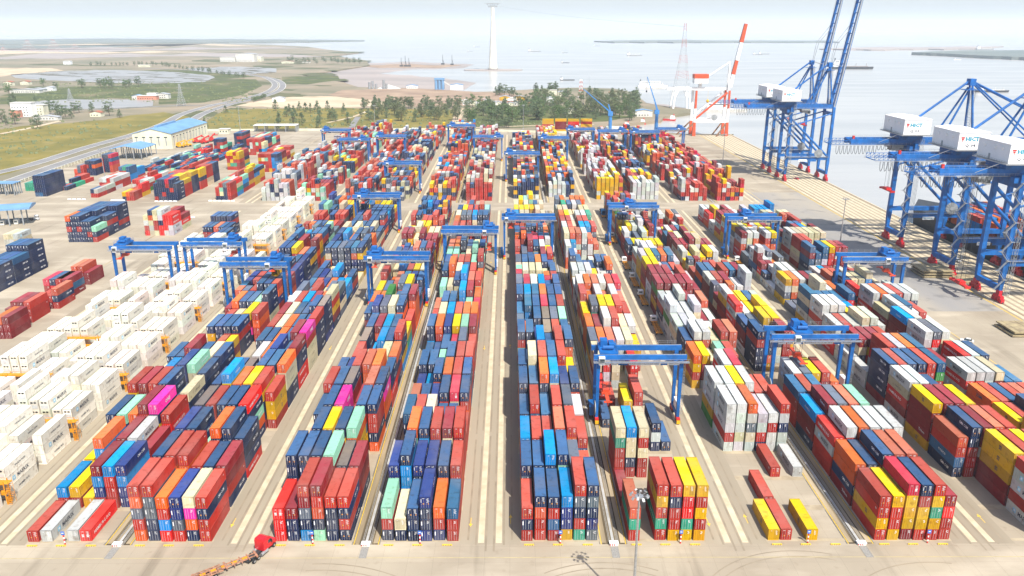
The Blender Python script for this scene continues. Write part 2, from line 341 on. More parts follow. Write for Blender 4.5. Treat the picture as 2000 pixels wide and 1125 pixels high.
# loose stacks in the left yard: near right ground corner in the photo, then bays away from the camera
def group(px, py, bays, pal, L=L40):
    X, Y = G(px, py); toks = [b.split() for b in bays]; n = max(len(t) for t in toks)
    for i, t in enumerate(toks):
        for c, k in enumerate(t):
            stack(X - CW - 2.6 * (n - 1 - c), Y + (L + .6) * i, int(k[0]), k[1:], pal, L)
group(0, 571, ['4N 4N 4N 4NNNN', '4N 4N 4NB 4BNNN', '5N 5N 5N 5NNNN'], 'NNNB')
group(192, 473, ['5ONRN 5NNNN 5NNRN 4NNNN 4NNRN 3LNR', '5N 5N 5N 5N 4NNRN 4NRN', '5N 5N 5N 5N 5NNN 5NNNR'], 'NNNR')
group(340, 460, ['4CWRHW 5NOCWC 5CCRRC 5WWNHH 4HHHW 4HHWW', '3D 3D 3R 4R 4D 3D'], 'WRCH')
group(118, 603, ['1R 1R 2RR 2RD 3TNR', '3P 3N 3R 3DDR'], 'DRRH')
group(178, 556, ['3T 3T 2DD'], 'DR'); group(140, 582, ['0 3R 2BD'], 'R')
group(24, 662, ['2O 3OD 3DDD'], 'DDR'); group(66, 630, ['2D 3D 3D 3RRR'], 'RD')
group(38, 478, ['2CW 2CW 2WC', ], 'WC')
group(92, 384, ['5N 5N 5NNNNN', '5N 5N 5NNNNN'], 'NNB'); group(132, 372, ['1B 1R 1N', '1L 2N 1G', '2R 2R 1R'], 'NRL')
group(72, 373, ['2G 2G 2G'], 'G'); group(193, 386, ['2NR 2WR', '2R 2WD'], 'WR'); group(225, 372, ['3WRR 3W 3R 3WRW', '3R 3W 3W 3WR'], 'WRR')
group(189, 343, ['4N 4NNN 4NON', '3N 3R 4R'], 'NNR'); group(222, 337, ['5NN 5NN 5PBPT'], 'NN'); group(166, 345, ['2T 3E 3R', '2N 2E 2O', '2B 3E 2R'], 'ENR')
group(256, 356, ['4BRGB 4GRBN 4BBSS', '2N 3L 3S'], 'BGRS'); group(290, 375, ['3RWR 3HRD 3WLR 3WRV', '3T 3W 4R 3H', '2R 3N 3L 3W'], 'WRGH')
group(263, 392, ['2YN 2OR 2RR', '2R 2R 3HH'], 'RHY'); group(349, 392, ['4NNNR 5N 5N 5PRNN 5NNRN 4NNNN', '4N 5N 5R 5Y 5YYYR 4YRR', '5T 5R 5R 5R 5YYN 5Y'], 'NNNR')
group(394, 370, ['4YRYY 4YYRY 4YYR 5YYNR', '4R 5R 5R 5RRRC', '4R 5R 5N 5NNN'], 'YRRN')
group(453, 391, ['3RRN 4RLCN 4ENNN 4RRRR', '4LRC 4CWR 4WCR 4HCGS', '4R 4W 5RDD 4LSB', '4R 4Y 4R 5YRDY', '4R 4R 5YGPY 4NSYY', '4Y 4Y 4G 4NYY'], 'RRYCL')
group(470, 332, ['5YR 5YRY 5RYR 5YYRD', '5N 5Y 5R 5RDN'], 'YRRG'); group(518, 303, ['5RR 5RW 5RR 5RL 5RR 4CCSR', '5N 5C 5L 5RN 5NN 5NN', '5R 5C 5W 5R 5R 4LL', '5R 5N 5L 5R 5S 4R'], 'RRRCN')
group(475, 290, ['5N 5NR 5NRNN', '5N 5R 5NRN'], 'NNNR'); group(437, 303, ['5NNR 5NRR 5NRL', '3L 3N 3G'], 'NR')
group(545, 336, ['5RYR 5RCR 5RLR 5RRR 5NSS 5NBS', '4Y 4R 4W 5R 5R 5DD', '5R 5R 5C 5Y 4RY 4RD', '5R 5W 5R 5R 5R 5R'], 'RRYCL')
for r_ in range(9):
    for c_ in range(13):
        X, Y = G(262, 335); x = X + c_ * 9.6 * .38 + r_ * 1.0; y = Y + r_ * 13
        if rnd.random() < .9: stack(x, y, rnd.choice([1, 1, 1, 2]), '', 'NNNNRRWHLB')
for px, n in ((1059, 0), (1084, 1), (1109, 2), (1134, 3)):      # broadside wall of boxes at the far end
    X, Y = G(px, 258)
    for t, c in enumerate(('YYRYY', 'YDDDY', 'YYRHY', 'YYYRY')[n]): BOX.append((X, Y, t * TH, -L40, c, None))

def jig(x, y, z):
    a = math.sin(x * 12.9898 + y * 78.233) * 43758.5453; b_ = math.sin(x * 39.3 + y * 11.1 + 2) * 24634.6; c_ = math.sin(z * 7.7 + x) * 9137.1
    return x + (a - math.floor(a) - .5) * .16 + (c_ - math.floor(c_) - .5) * .05, y + (b_ - math.floor(b_) - .5) * .34 + (c_ - math.floor(c_) - .5) * .06
# ------------------------------------------------------------------ which 300 containers show largest (a small depth raster)
def projv(P):
    x1 = P[:, 0] * CY - P[:, 1] * SY; y1 = P[:, 0] * SY + P[:, 1] * CY; h = CAM_H - P[:, 2]
    zc = y1 * CP + h * SP; yc = h * CP - y1 * SP
    return np.stack([500 + F_PX / 2 * x1 / zc, 281.25 + F_PX / 2 * yc / zc], 1), zc
occ = {}
for j, (x, y, z, L, c, k) in enumerate(BOX):
    if L > 0: occ[(round(x, 1), round(y, 1), round(z / TH))] = j
zb = np.zeros((563, 1000)); ib = -np.ones((563, 1000), int)
cand = [j for j, bx in enumerate(BOX) if bx[5] is not None and bx[1] < 330]
for j in cand:
    x, y, z, L, c, k = BOX[j]; w = CW; h = TH
    faces = [[(x, y, z + h), (x + w, y, z + h), (x + w, y + L, z + h), (x, y + L, z + h)], [(x, y, z), (x + w, y, z), (x + w, y, z + h), (x, y, z + h)]]
    xs = x + w if x + w < 0 else x
    faces.append([(xs, y, z), (xs, y + L, z), (xs, y + L, z + h), (xs, y, z + h)])
    for q in faces:
        P, zc = projv(np.array(q)); x0, y0 = np.floor(P.min(0)).astype(int); x1_, y1_ = np.ceil(P.max(0)).astype(int)
        x0 = max(x0, 0); y0 = max(y0, 0); x1_ = min(x1_, 999); y1_ = min(y1_, 562)
        if x0 >= x1_ or y0 >= y1_: continue
        gx, gy = np.meshgrid(np.arange(x0, x1_ + 1), np.arange(y0, y1_ + 1)); pos = np.ones(gx.shape, bool); neg = np.ones(gx.shape, bool)
        for a in range(4):
            p, r = P[a], P[(a + 1) % 4]; cr = (r[0] - p[0]) * (gy - p[1]) - (r[1] - p[1]) * (gx - p[0]); pos &= cr >= 0; neg &= cr <= 0
        ins = pos | neg
        A = np.c_[P[:3], np.ones(3)]
        try: co = np.linalg.solve(A, 1 / zc[:3])
        except np.linalg.LinAlgError: continue
        iz = co[0] * gx + co[1] * gy + co[2]; sub = zb[y0:y1_ + 1, x0:x1_ + 1]; si = ib[y0:y1_ + 1, x0:x1_ + 1]
        ok = ins & (iz > sub); sub[ok] = iz[ok]; si[ok] = j
ids, cnt = np.unique(ib[ib >= 0], return_counts=True)
BIG = set(ids[np.argsort(-cnt)][:300].tolist())

# ------------------------------------------------------------------ the individual containers
def side_logo(mb, c, L, side, org=(0, 0, 0), variant=0):
    """lettering on one long side; mats: 0 white 1 dark 2 pale blue 3 red"""
    ox, oy, oz = org; eps = .012
    X = ox + (CW + eps if side > 0 else -eps); rt = Vector((0, side, 0)); up = Vector((0, 0, 1))
    def P(u, z): return (X, oy + (u if side > 0 else L - u), oz + z)
    if c in 'W' or (c == 'Z' and variant % 3 == 0):
        put_text(mb, 'MAERSK', P(L * .36, .85), rt, up, 1.05, 1, L * .40)
        u0 = L * .20; q = 1.15
        a, b_ = P(u0, .8), P(u0 + q, .8 + q)
        mb.geo([P(u0, .8), P(u0 + q, .8), P(u0 + q, .8 + q), P(u0, .8 + q)], [(0, 1, 2, 3) if side > 0 else (0, 1, 2, 3)], 2)
        st = [P(u0 + q / 2 + math.sin(t * math.pi / 7) * (.42 if t % 2 == 0 else .2), .8 + q / 2 + math.cos(t * math.pi / 7) * (.42 if t % 2 == 0 else .2)) for t in range(14)]
        st = [(p[0] + side * .004, p[1], p[2]) for p in st]; mb.geo(st, [tuple(range(14))], 0)
    elif c == 'Z': put_text(mb, 'WAN HAI' if variant % 3 == 1 else 'HAMBURG', P(L * .34, 1.05), rt, up, .55, 1, L * .36)
    elif c in 'NKFE': put_text(mb, 'CMA CGM', P(L * .52, 1.2), rt, up, .72, 0, L * .32, bold=.03)
    elif c == 'H': put_text(mb, 'HAMBURG SUD', P(L * .12, .95), rt, up, .8, 0, L * .62)
    elif c == 'M': put_text(mb, 'ONE', P(L * .40, .8), rt, up, 1.1, 0, L * .26, bold=.04)
    elif c == 'Y':
        put_text(mb, 'm', P(L * .52, 1.45), rt, up, .5, 1, 1.0, bold=.05); put_text(mb, 'sc', P(L * .52, .85), rt, up, .5, 1, 1.0, bold=.05)
    elif c == 'O': put_text(mb, 'ZIM', P(L * .38, .9), rt, up, .95, 1, L * .24)
    elif c == 'C': put_text(mb, 'COSCO', P(L * .34, 1.05), rt, up, .6, 1, L * .34)
    elif c == 'D': put_text(mb, 'Triton', P(L * .58, 1.1), rt, up, .7, 0, L * .26)
    elif c in 'LG': put_text(mb, 'CHINA SHIPPING', P(L * .42, 1.1), rt, up, .55, 0, L * .42)
    elif c in 'RT': put_text(mb, 'TEX', P(L * .86, 1.7), rt, up, .35, 0, L * .06)
    elif c in 'SB': put_text(mb, 'COSCO', P(L * .36, 1.05), rt, up, .6, 0, L * .30)
    else: return False
    return True
LOGO_MATS = [M_wink, M_ink, M_lblue, M_red]
def rib_profile(L, n):
    pts = []; p = (L - .5) / n
    for i in range(n):
        y = .25 + i * p; pts += [(y, 0), (y + p * .34, 0), (y + p * .5, 1), (y + p * .84, 1)]
    pts.append((L - .25, 0)); return pts
def container_body(c, L, reefer=False):
    mb = MB(); w = CW; H = TH - .012; n = 34 if L > 8 else 17
    for x in (0, w - .14):
        for y in (0, L - .14): mb.box(x, x + .14, y, y + .14, .0, H)                     # corner posts down to the castings
    for x in (0, w - .10):
        mb.box(x, x + .10, .14, L - .14, .03, .20); mb.box(x, x + .10, .14, L - .14, H - .14, H - .02)
    for y in (.0, L - .10): mb.box(.14, w - .14, y, y + .10, .03, .20); mb.box(.14, w - .14, y, y + .10, H - .14, H - .02)
    d = .045 if not reefer else .012
    pr = rib_profile(L, n)
    for sx, sg in ((w - .02, -1), (.02, 1)):                                             # corrugated sides
        vs = []; fs = []
        for y, k in pr: vs += [(sx + sg * k * d, y, .20), (sx + sg * k * d, y, H - .14)]
        for i in range(len(pr) - 1):
            a = 2 * i; fs.append((a, a + 2, a + 3, a + 1) if sg < 0 else (a, a + 1, a + 3, a + 2))
        mb.geo(vs, fs)
    vs = []; fs = []
    for y, k in pr: vs += [(.10, y, H - .04 - k * .02), (w - .10, y, H - .04 - k * .02)]
    for i in range(len(pr) - 1): a = 2 * i; fs.append((a, a + 1, a + 3, a + 2))
    mb.geo(vs, fs)
    mb.box(.10, w - .10, .12, L - .12, .06, .10); mb.box(.14, w - .14, L - .09, L - .04, .2, H - .14)
    for x in (-.005, w - .155):                                                          # corner castings
        for y in (-.005, L - .155):
            for z in (0, H - .118): mb.box(x, x + .16, y, y + .16, z, z + .118)
    return mb
_body = {}
def get_body(c, L, rf):
    k = (c, L, rf)
    if k not in _body: _body[k] = container_body(c, L, rf).mesh('container_body', CM[c])
    return _body[k]
_door = {}
def get_door(c, s):
    k = (c, s)
    if k not in _door:
        mb = MB(); w = CW / 2 - .15; H = TH; mb.box(.0, w, .0, .05, .20, H - .16)
        for z in (.55, 1.1, 1.65, 2.2): mb.box(.06, w - .06, -.012, .0, z, z + .22)
        r_ = random.Random(ord(c) * 7 + s)
        for q in range(5):                                                                # code plates and stickers
            z = 2.42 - q * .24; a = .30 + r_.random() * .15
            if s or q == 0: mb.box(a, a + .22 + r_.random() * .32, -.024, -.013, z, z + .085, 1)
        if c in 'NKEF' and not s: mb.box(.12, .28, -.024, -.014, 1.45, 2.3, 1)
        if c in 'NKERTDFO': mb.box(.55 if not s else .6, .84, -.022, -.014, 1.0, 1.3, 2)
        if c == 'H' or (c == 'P' and s): mb.box(.2, .8, -.022, -.014, 1.5, 1.75, 1); mb.box(.2, .8, -.022, -.014, 1.1, 1.35, 1)
        rb = MB()
        for x in (.22, .74): rb.box(x, x + .045, -.06, -.022, .22, H - .18); rb.box(x - .04, x + .09, -.07, -.02, 1.0, 1.06)
        _door[k] = (mb.mesh('door', [CM[c], M_wink, M_orange]), rb.mesh('lock_rods', CM[c] if c in 'ZWCY' else M_rod))
    return _door[k]
mb = MB(); mb.box(.16, CW - .16, -.03, .05, .2, TH - .16); mb.box(.25, CW - .25, -.05, -.03, .35, 1.3, 1)
M_reefend = [CM['Z'], mat('grille_grey', (.55, .56, .55), .5)]
ME_unit = mb.mesh('refrigeration_unit', M_reefend)
mb = MB()
for q in range(2):
    cx = .75 + q * .9; mb.geo([(cx + .40 * math.cos(t * math.pi / 6), -.034, 2.05 + .26 * math.sin(t * math.pi / 6)) for t in range(12)], [tuple(range(12))])
ME_fan = mb.mesh('fan', M_black)
_logo = {}
def get_logo(c, L, v, side):
    k = (c, L, v, side)
    if k not in _logo:
        mb = MB(); _logo[k] = mb.mesh('lettering', LOGO_MATS) if side_logo(mb, c, L, side, variant=v) else None
    return _logo[k]
ORD = ['first', 'second', 'third', 'fourth', 'fifth', 'sixth', 'seventh', 'eighth', 'ninth', 'tenth', 'eleventh', 'twelfth', 'thirteenth', 'fourteenth', 'fifteenth']
BLK = {1: 'leftmost coloured block', 2: 'block left of red tractor', 3: 'block right of red tractor', 4: 'block left of central road', 5: 'block right of central road',
       6: 'block behind near lamp mast', 7: 'block with lone yellow boxes', 8: 'large yellow-fronted right block', 9: 'block along rightmost road', 10: 'block nearest the quay',
       0: 'white block beside coloured stacks', -1: 'outer white block at left'}
def describe(c, k):
    b, i, col, t, h = k
    d = h - 1 - t
    tier = 'on the ground' if h == 1 else ('on top' if d == 0 else ('at the bottom' if t == 0 else ORD[d] + ' from top'))
    row = 'front row' if i == 0 else ORD[i] + ' row back'
    return f"{CN[c]} {'reefer' if c == 'Z' else 'container'} {tier}, {ORD[col]}-from-left stack, {row}, {BLK[b]}"
seenl = {}
for j in sorted(BIG):
    x, y, z, L, c, k = BOX[j]; rf = c == 'Z'
    if len(k) > 5: k = k[:3] + k[-2:]
    lab = describe(c, k)
    if L < 8: lab = lab.replace('container', 'short box', 1)
    if lab in seenl: lab = lab.replace('container', 'rear box', 1).replace('short box', 'rear short box', 1)
    seenl[lab] = 1
    root = thing('refrigerated_container' if rf else 'shipping_container', lab, 'container', (*jig(x, y, z), z), 0,
                 'white refrigerated containers' if rf else 'stacked shipping containers')
    link('container_body', get_body(c, L, rf), root)
    if rf and REEFSET.get(j) == 1:
        u = link('refrigeration_unit', ME_unit, root); link('fan', ME_fan, u)
    else:
        for s in (0, 1):
            dm, rm = get_door(c, s); dr = link('door', dm, root, (.15 + s * (CW / 2 - .15), .02, 0)); link('lock_rods', rm, dr)
    v = (j * 7) % 3 if rf else 0
    show = c in 'NKMWYHFCZ' or (c in 'ODLRTSBGE' and (j * 13) % 5 < (1 if c in 'RTODE' else 2))
    if c == 'O': show = k[0] == 10
    for sd in (1, -1):
        if show and get_logo(c, L, v, sd): link('lettering', get_logo(c, L, v, sd), root)

# ------------------------------------------------------------------ all the other containers: one mesh
V = []; Fc = []; Cc = []; nV = 0
LV = MB()
jit = np.random.RandomState(3)
def col_of(c):
    s = 1 + (jit.rand() - .5) * .4; h = 1 + (jit.rand(3) - .5) * .16
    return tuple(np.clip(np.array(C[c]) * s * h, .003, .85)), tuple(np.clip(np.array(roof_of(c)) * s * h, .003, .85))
def quad(vs, col):
    global nV
    V.extend(vs); Fc.append((nV, nV + 1, nV + 2, nV + 3)); Cc.append(col); nV += 4
for j, (x, y, z, L, c, k) in enumerate(BOX):
    if j in BIG: continue
    col, rcol = col_of(c)
    if L < 0:        # broadside box
        w_, l_ = L40, CW
    else: w_, l_ = CW, L
    tz = round(z / TH)
    has = lambda dx, dy, dz: (round(x + dx, 1), round(y + dy, 1), tz + dz) in occ
    H = TH - .03
    topfree = not has(0, 0, 1)
    if L > 0: lfree, rfree = not has(-PC, 0, 0), not has(PC, 0, 0)
    else: lfree = rfree = True
    x, y = jig(x, y, z); x1, y1, z1 = x + w_, y + l_, z + H
    z0 = z + (.0 if tz == 0 else .01)
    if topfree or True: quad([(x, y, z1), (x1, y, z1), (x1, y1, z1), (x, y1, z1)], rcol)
    quad([(x, y, z0), (x1, y, z0), (x1, y, z1), (x, y, z1)], col)
    quad([(x1, y1, z0), (x, y1, z0), (x, y1, z1), (x1, y1, z1)], col)
    quad([(x1, y, z0), (x1, y1, z0), (x1, y1, z1), (x1, y, z1)], col)
    quad([(x, y1, z0), (x, y, z0), (x, y, z1), (x, y1, z1)], col)
    quad([(x, y1, z0), (x1, y1, z0), (x1, y, z0), (x, y, z0)], col)
    if L < 0: continue
    if y < 620:                                             # door rods and seams on the near end
        rc = (.42, .43, .43) if c not in 'ZWCY' else tuple(q * .6 for q in C[c]); e = y - .03
        if REEFSET.get(j) == 1:
            for q in range(2):
                cx = x + .75 + q * .9; n0 = nV; V.extend([(cx + .40 * math.cos(t * math.pi / 4), e, z + 2.05 + .26 * math.sin(t * math.pi / 4)) for t in range(8)])
                Fc.append(tuple(range(n0, n0 + 8))); Cc.append((.02, .02, .02)); nV += 8
            quad([(x + .25, e, z + .35), (x1 - .25, e, z + .35), (x1 - .25, e, z + 1.3), (x + .25, e, z + 1.3)], (.5, .5, .5))
        else:
            for q in ((.35, .87, 1.50, 2.02) if y < 420 else (.45, 1.9)): quad([(x + q, e, z + .2), (x + q + .05, e, z + .2), (x + q + .05, e, z + TH - .2), (x + q, e, z + TH - .2)], rc)
            quad([(x + 1.20, e, z + .2), (x + 1.24, e, z + .2), (x + 1.24, e, z + TH - .2), (x + 1.20, e, z + TH - .2)], tuple(q * .25 for q in col))
            if y < 420:
                for q in range(3): u = jit.rand() * .3; zz = z + 2.3 - q * .25; quad([(x + 1.4 + u, e - .01, zz), (x + 1.75 + u, e - .01, zz), (x + 1.75 + u, e - .01, zz + .1), (x + 1.4 + u, e - .01, zz + .1)], (.75, .75, .75))
                if c in 'NKEF': quad([(x + .2, e - .01, z + 1.3), (x + .42, e - .01, z + 1.3), (x + .42, e - .01, z + 2.3), (x + .2, e - .01, z + 2.3)], (.75, .75, .75))
    if y < 520 and (x < 0 and rfree or x > 0 and lfree):
        if c in 'NKMWYHFCZ' or (jit.rand() < .3 and c in 'RDSGL'): side_logo(LV, c, L, 1 if x < 0 else -1, (x, y, z), variant=(j * 7) % 3)
me = bpy.data.meshes.new('stacked_containers'); me.from_pydata(V, [], Fc)
LC = [(.75, .75, .75), (.03, .04, .07), (.25, .55, .72), (.6, .02, .02)]
o0 = len(V)
V2 = V + LV.v; F2 = Fc + [tuple(i + o0 for i in f) for f in LV.f]; C2 = Cc + [LC[m] for m in LV.m]
me = bpy.data.meshes.new('stacked_containers'); me.from_pydata(V2, [], F2)
at = me.color_attributes.new('Col', 'FLOAT_COLOR', 'CORNER')
arr = np.ones((len(me.loops), 4), np.float32); tot = np.array([len(f) for f in F2]); arr[:, :3] = np.repeat(np.array(C2, np.float32), tot, 0)
at.data.foreach_set('color', arr.ravel()); me.materials.append(container_mat('container_paint_mixed')); me.update()
o = link('stacked_containers', me); o['kind'] = 'stuff'


# ------------------------------------------------------------------ ground, sea, roads, fields
def concrete(name, c1, c2, slab=5.5, joint=.035, stain=(.20, .15, .10), amt=.5, jc=.78):
    m = mat(name, c1, .85, noise=.1, scale=.05, col2=c2, detail=6, spec=.2)
    nt = m.node_tree; b = nt.nodes['Principled BSDF']; L = nt.links.new
    add_layer(m, stain, .018, .50, .72, amt, (1, .35, 1)); add_layer(m, (.17, .14, .10), .06, .58, .70, .55, (3, .3, 1), 7); add_layer(m, stain, .5, .60, .78, .35); add_layer(m, (.62, .54, .42), .03, .5, .7, .4, (1, 3, 1))
    src = b.inputs['Base Color'].links[0].from_socket
    tc = nt.nodes.new('ShaderNodeTexCoord'); br = nt.nodes.new('ShaderNodeTexBrick'); L(tc.outputs['Object'], br.inputs['Vector'])
    br.offset = 0; br.inputs['Scale'].default_value = 1; br.inputs['Brick Width'].default_value = slab; br.inputs['Row Height'].default_value = slab; br.inputs['Mortar Size'].default_value = joint
    br.inputs['Color1'].default_value = (1, 1, 1, 1); br.inputs['Color2'].default_value = (.97, .97, .97, 1); br.inputs['Mortar'].default_value = (jc, jc, jc, 1)
    mx = nt.nodes.new('ShaderNodeMix'); mx.data_type = 'RGBA'; mx.blend_type = 'MULTIPLY'; mx.inputs[0].default_value = 1; L(src, mx.inputs[6]); L(br.outputs[0], mx.inputs[7]); L(mx.outputs[2], b.inputs['Base Color'])
    return m
M_yard = concrete('yard_concrete', (.36, .31, .23), (.295, .25, .185), 5.5)
M_strip = mat('runway_concrete', (.58, .49, .34), .8, scale=.3, col2=(.45, .375, .25), spec=.2)
add_layer(M_strip, (.35, .28, .2), .8, .6, .75, .5)
M_pad = mat('pad_concrete', (.40, .335, .23), .85, scale=.4, col2=(.30, .245, .165), spec=.2)
M_gut = mat('gutter_grime', (.13, .098, .055), .85, scale=.12, col2=(.035, .03, .022), stretch=(1.6, .12, 1), spec=.25)
add_layer(M_gut, (.36, .28, .16), .35, .52, .66, .7, (2.5, .06, 1))
M_lane = mat('truck_lane_asphalt', (.325, .28, .205), .85, scale=.08, col2=(.26, .22, .16), stretch=(1.2, .1, 1), spec=.2)
M_apron = mat('apron_asphalt', (.255, .245, .23), .85, scale=.03, col2=(.34, .30, .235), stretch=(1, .3, 1), spec=.2); add_layer(M_apron, (.10, .10, .10), .09, .56, .7, .6)
M_quay = mat('quay_concrete', (.345, .285, .20), .85, scale=.2, col2=(.26, .215, .15), stretch=(1, .1, 1), spec=.2)
M_sea = mat('sea_water', (.42, .405, .37), .25, scale=.003, col2=(.33, .325, .305), stretch=(1, 4, 1), detail=7, spec=.3)
nt = M_sea.node_tree; b_ = nt.nodes['Principled BSDF']; n_ = nt.nodes.new('ShaderNodeTexNoise'); n_.inputs['Scale'].default_value = .25; n_.inputs['Detail'].default_value = 5
tc_ = nt.nodes.new('ShaderNodeTexCoord'); nt.links.new(tc_.outputs['Object'], n_.inputs['Vector']); bp_ = nt.nodes.new('ShaderNodeBump'); bp_.inputs['Strength'].default_value = .22; bp_.inputs['Distance'].default_value = .5
nt.links.new(n_.outputs[0], bp_.inputs['Height']); nt.links.new(bp_.outputs[0], b_.inputs['Normal'])
M_pond = mat('pond_water', (.25, .24, .22), .35, scale=.012, col2=(.33, .31, .28), stretch=(1, 4, 1), detail=6, spec=.3)
M_grass = mat('dry_grass', (.225, .18, .045), .9, scale=.02, col2=(.14, .13, .035), spec=.1, detail=8); add_layer(M_grass, (.30, .24, .10), .05, .55, .7, .6); add_layer(M_grass, (.08, .095, .03), .10, .58, .72, .6)
M_green = mat('green_scrub', (.105, .12, .04), .9, scale=.03, col2=(.06, .08, .035), spec=.1, detail=8); add_layer(M_green, (.28, .22, .13), .015, .55, .7, .6)
M_land = mat('salt_marsh', (.28, .225, .16), .9, scale=.004, col2=(.15, .15, .095), spec=.1, detail=8); add_layer(M_land, (.34, .27, .19), .01, .5, .7, .6, (1, 2, 1))
M_sand = mat('sand', (.54, .44, .31), .9, scale=.02, col2=(.42, .33, .22), spec=.1, detail=6)
M_soil = mat('brown_soil', (.36, .26, .18), .9, scale=.02, col2=(.24, .17, .12), spec=.1, detail=6)
M_mud = mat('mud_flat', (.36, .31, .28), .85, scale=.003, col2=(.27, .24, .22), spec=.15, detail=6, stretch=(1, 3, 1), lo=.3)
M_road = mat('road_asphalt', (.24, .235, .23), .85, scale=.05, col2=(.19, .185, .18), spec=.2)
M_mark = mat('road_paint', (.75, .73, .68), .7, scale=2)
M_ymark = mat('yellow_paint', (.75, .50, .05), .7, scale=2)
M_kerb = mat('kerb_concrete', (.5, .47, .4), .8, scale=1)

mb = MB(); mb.sheet([(-14500, -60), (14500, -60), (14500, 15500), (-14500, 15500)], -3.5); struct('sea', mb, M_sea)
coast = [(1433, 262), (1335, 261), (1300, 259), (1185, 259), (1160, 247), (1290, 235), (1298, 227), (1352, 219), (1350, 213), (1310, 209), (1262, 201), (1250, 191), (1240, 181),
         (1200, 173), (1130, 171), (1060, 173), (980, 178), (900, 180), (800, 172), (700, 170), (668, 160), (620, 153), (590, 147), (690, 132), (722, 127), (715, 118), (650, 109), (700, 103), (640, 97),
         (600, 91), (520, 87), (400, 85), (200, 84.5), (-300, 84.5), (-3500, 84.5), (-3500, 400)]
quay = [(234, -40), (234, G(1433, 262)[1])]
mb = MB(); mb.prism([(-1500, -40)][0:1] + quay + [G(*p) for p in coast] + [(-1500, 60)], -5, 0.0); struct('ground', mb, M_land)
def patch(name, pts, z, m): mb = MB(); mb.sheet([G(*p) for p in pts], z); return struct(name, mb, m)
def wave(pts, n=6, amp=.03, seed=1):
    """subdivide and roughen a pixel outline so borders look natural"""
    r = random.Random(seed); out = []
    for i, p in enumerate(pts):
        q = pts[(i + 1) % len(pts)]
        for t in range(n):
            u = t / n; d = math.hypot(q[0] - p[0], q[1] - p[1]); k = 0 if t == 0 else amp
            out.append((p[0] + (q[0] - p[0]) * u + r.uniform(-1, 1) * d * k, p[1] + (q[1] - p[1]) * u + r.uniform(-1, 1) * d * k * .3))
    return out
yard_far = [(1338, 263), (1180, 262), (1000, 257), (640, 254), (480, 256), (400, 254), (392, 240), (255, 262), (215, 300), (100, 336), (0, 372), (-300, 470), (-900, 640)]
mb = MB(); mb.sheet([(234, -30), (234, 846)] + [G(*p) for p in yard_far] + [(-900, -30)], .02); struct('yard_pavement', mb, M_yard)
patch('grass_field', wave([(-400, 450), (-200, 330), (-60, 262), (60, 245), (140, 240), (320, 219), (372, 229), (330, 243), (235, 273), (110, 310), (0, 343)]), .06, M_grass)
patch('grass_verge', wave([(30, 352), (120, 322), (235, 285), (262, 275), (262, 268), (190, 300), (90, 332), (30, 346)], 3), .10, M_grass)
patch('grass_meadow', wave([(392, 243), (440, 214), (560, 212), (700, 212), (905, 215), (880, 252), (640, 250), (480, 252), (400, 252)]), .07, M_grass)
patch('grass_plot', wave([(915, 214), (1060, 205), (1150, 215), (1240, 230), (1060, 248), (910, 250)]), .06, M_green)
patch('scrub', wave([(60, 172), (200, 168), (350, 162), (500, 155), (512, 168), (470, 186), (400, 200), (310, 204), (310, 190), (120, 194), (0, 204), (0, 188)]), .08, M_green)
patch('scrub_island', wave([(550, 150), (660, 148), (664, 156), (600, 165), (552, 164)], 5), .1, M_green)
patch('scrub_bank', wave([(330, 136), (420, 138), (500, 150), (440, 154), (240, 152), (60, 148), (180, 140)], 4), .1, M_green)
patch('pond', wave([(20, 208), (50, 199), (120, 195), (300, 195), (298, 207), (230, 211), (120, 214), (60, 216)]), .16, M_pond)
patch('fish_ponds', wave([(20, 146), (140, 138), (230, 137), (340, 141), (410, 147), (420, 151), (400, 160), (300, 163), (220, 162), (90, 157), (30, 152)]), .2, M_pond)
patch('lagoon', wave([(360, 134), (470, 130), (540, 134), (540, 141), (470, 146), (400, 141)]), .22, M_pond)
patch('sand_flat', wave([(-300, 134), (0, 133), (100, 133), (125, 138), (60, 143), (0, 150), (-300, 155)]), .2, M_sand)
patch('sand_plot', wave([(460, 207), (500, 198), (560, 190), (640, 188), (745, 196), (762, 205), (700, 210), (560, 211)]), .12, M_sand)
patch('soil_site', wave([(640, 186), (668, 176), (800, 172), (900, 178), (985, 182), (1040, 192), (1010, 200), (900, 207), (820, 210), (745, 198), (690, 192)]), .14, M_soil)
patch('tidal_channel', wave([(-300, 112), (200, 107), (430, 104), (560, 106), (640, 112), (500, 111), (300, 110), (0, 116), (-300, 118)], 5), .3, M_mud)
patch('far_channel', wave([(-400, 96), (150, 94), (420, 94), (600, 93), (560, 95), (300, 98), (-400, 99)], 5), .6, M_mud); patch('far_flats', wave([(-400, 88), (100, 88), (480, 89), (520, 90.5), (200, 91), (-400, 91)], 5), .7, M_sand)
patch('salt_pans', wave([(-400, 101), (120, 100), (330, 101), (420, 103), (200, 105), (-400, 108)], 5), .5, M_sand)
M_dyke = mat('dyke_mud', (.13, .12, .08), .9, scale=.02, spec=.1); dk = MB(); r_ = random.Random(11)
def pline(mb, a, b, w, z):
    p, q = G(*a), G(*b); d = Vector((q[0] - p[0], q[1] - p[1], 0)).normalized(); n = Vector((-d.y, d.x, 0)) * w / 2
    mb.geo([(p[0] - n.x, p[1] - n.y, z), (q[0] - n.x, q[1] - n.y, z), (q[0] + n.x, q[1] + n.y, z), (p[0] + n.x, p[1] + n.y, z)], [(0, 1, 2, 3)])
for i in range(46):
    x = r_.uniform(50, 390); y = r_.uniform(140, 160); l_ = r_.uniform(15, 70); y2 = y + r_.uniform(-2, 2.5); pline(dk, (x, y), (min(408, x + l_), y2), r_.uniform(6, 13), .26 + i * .002)
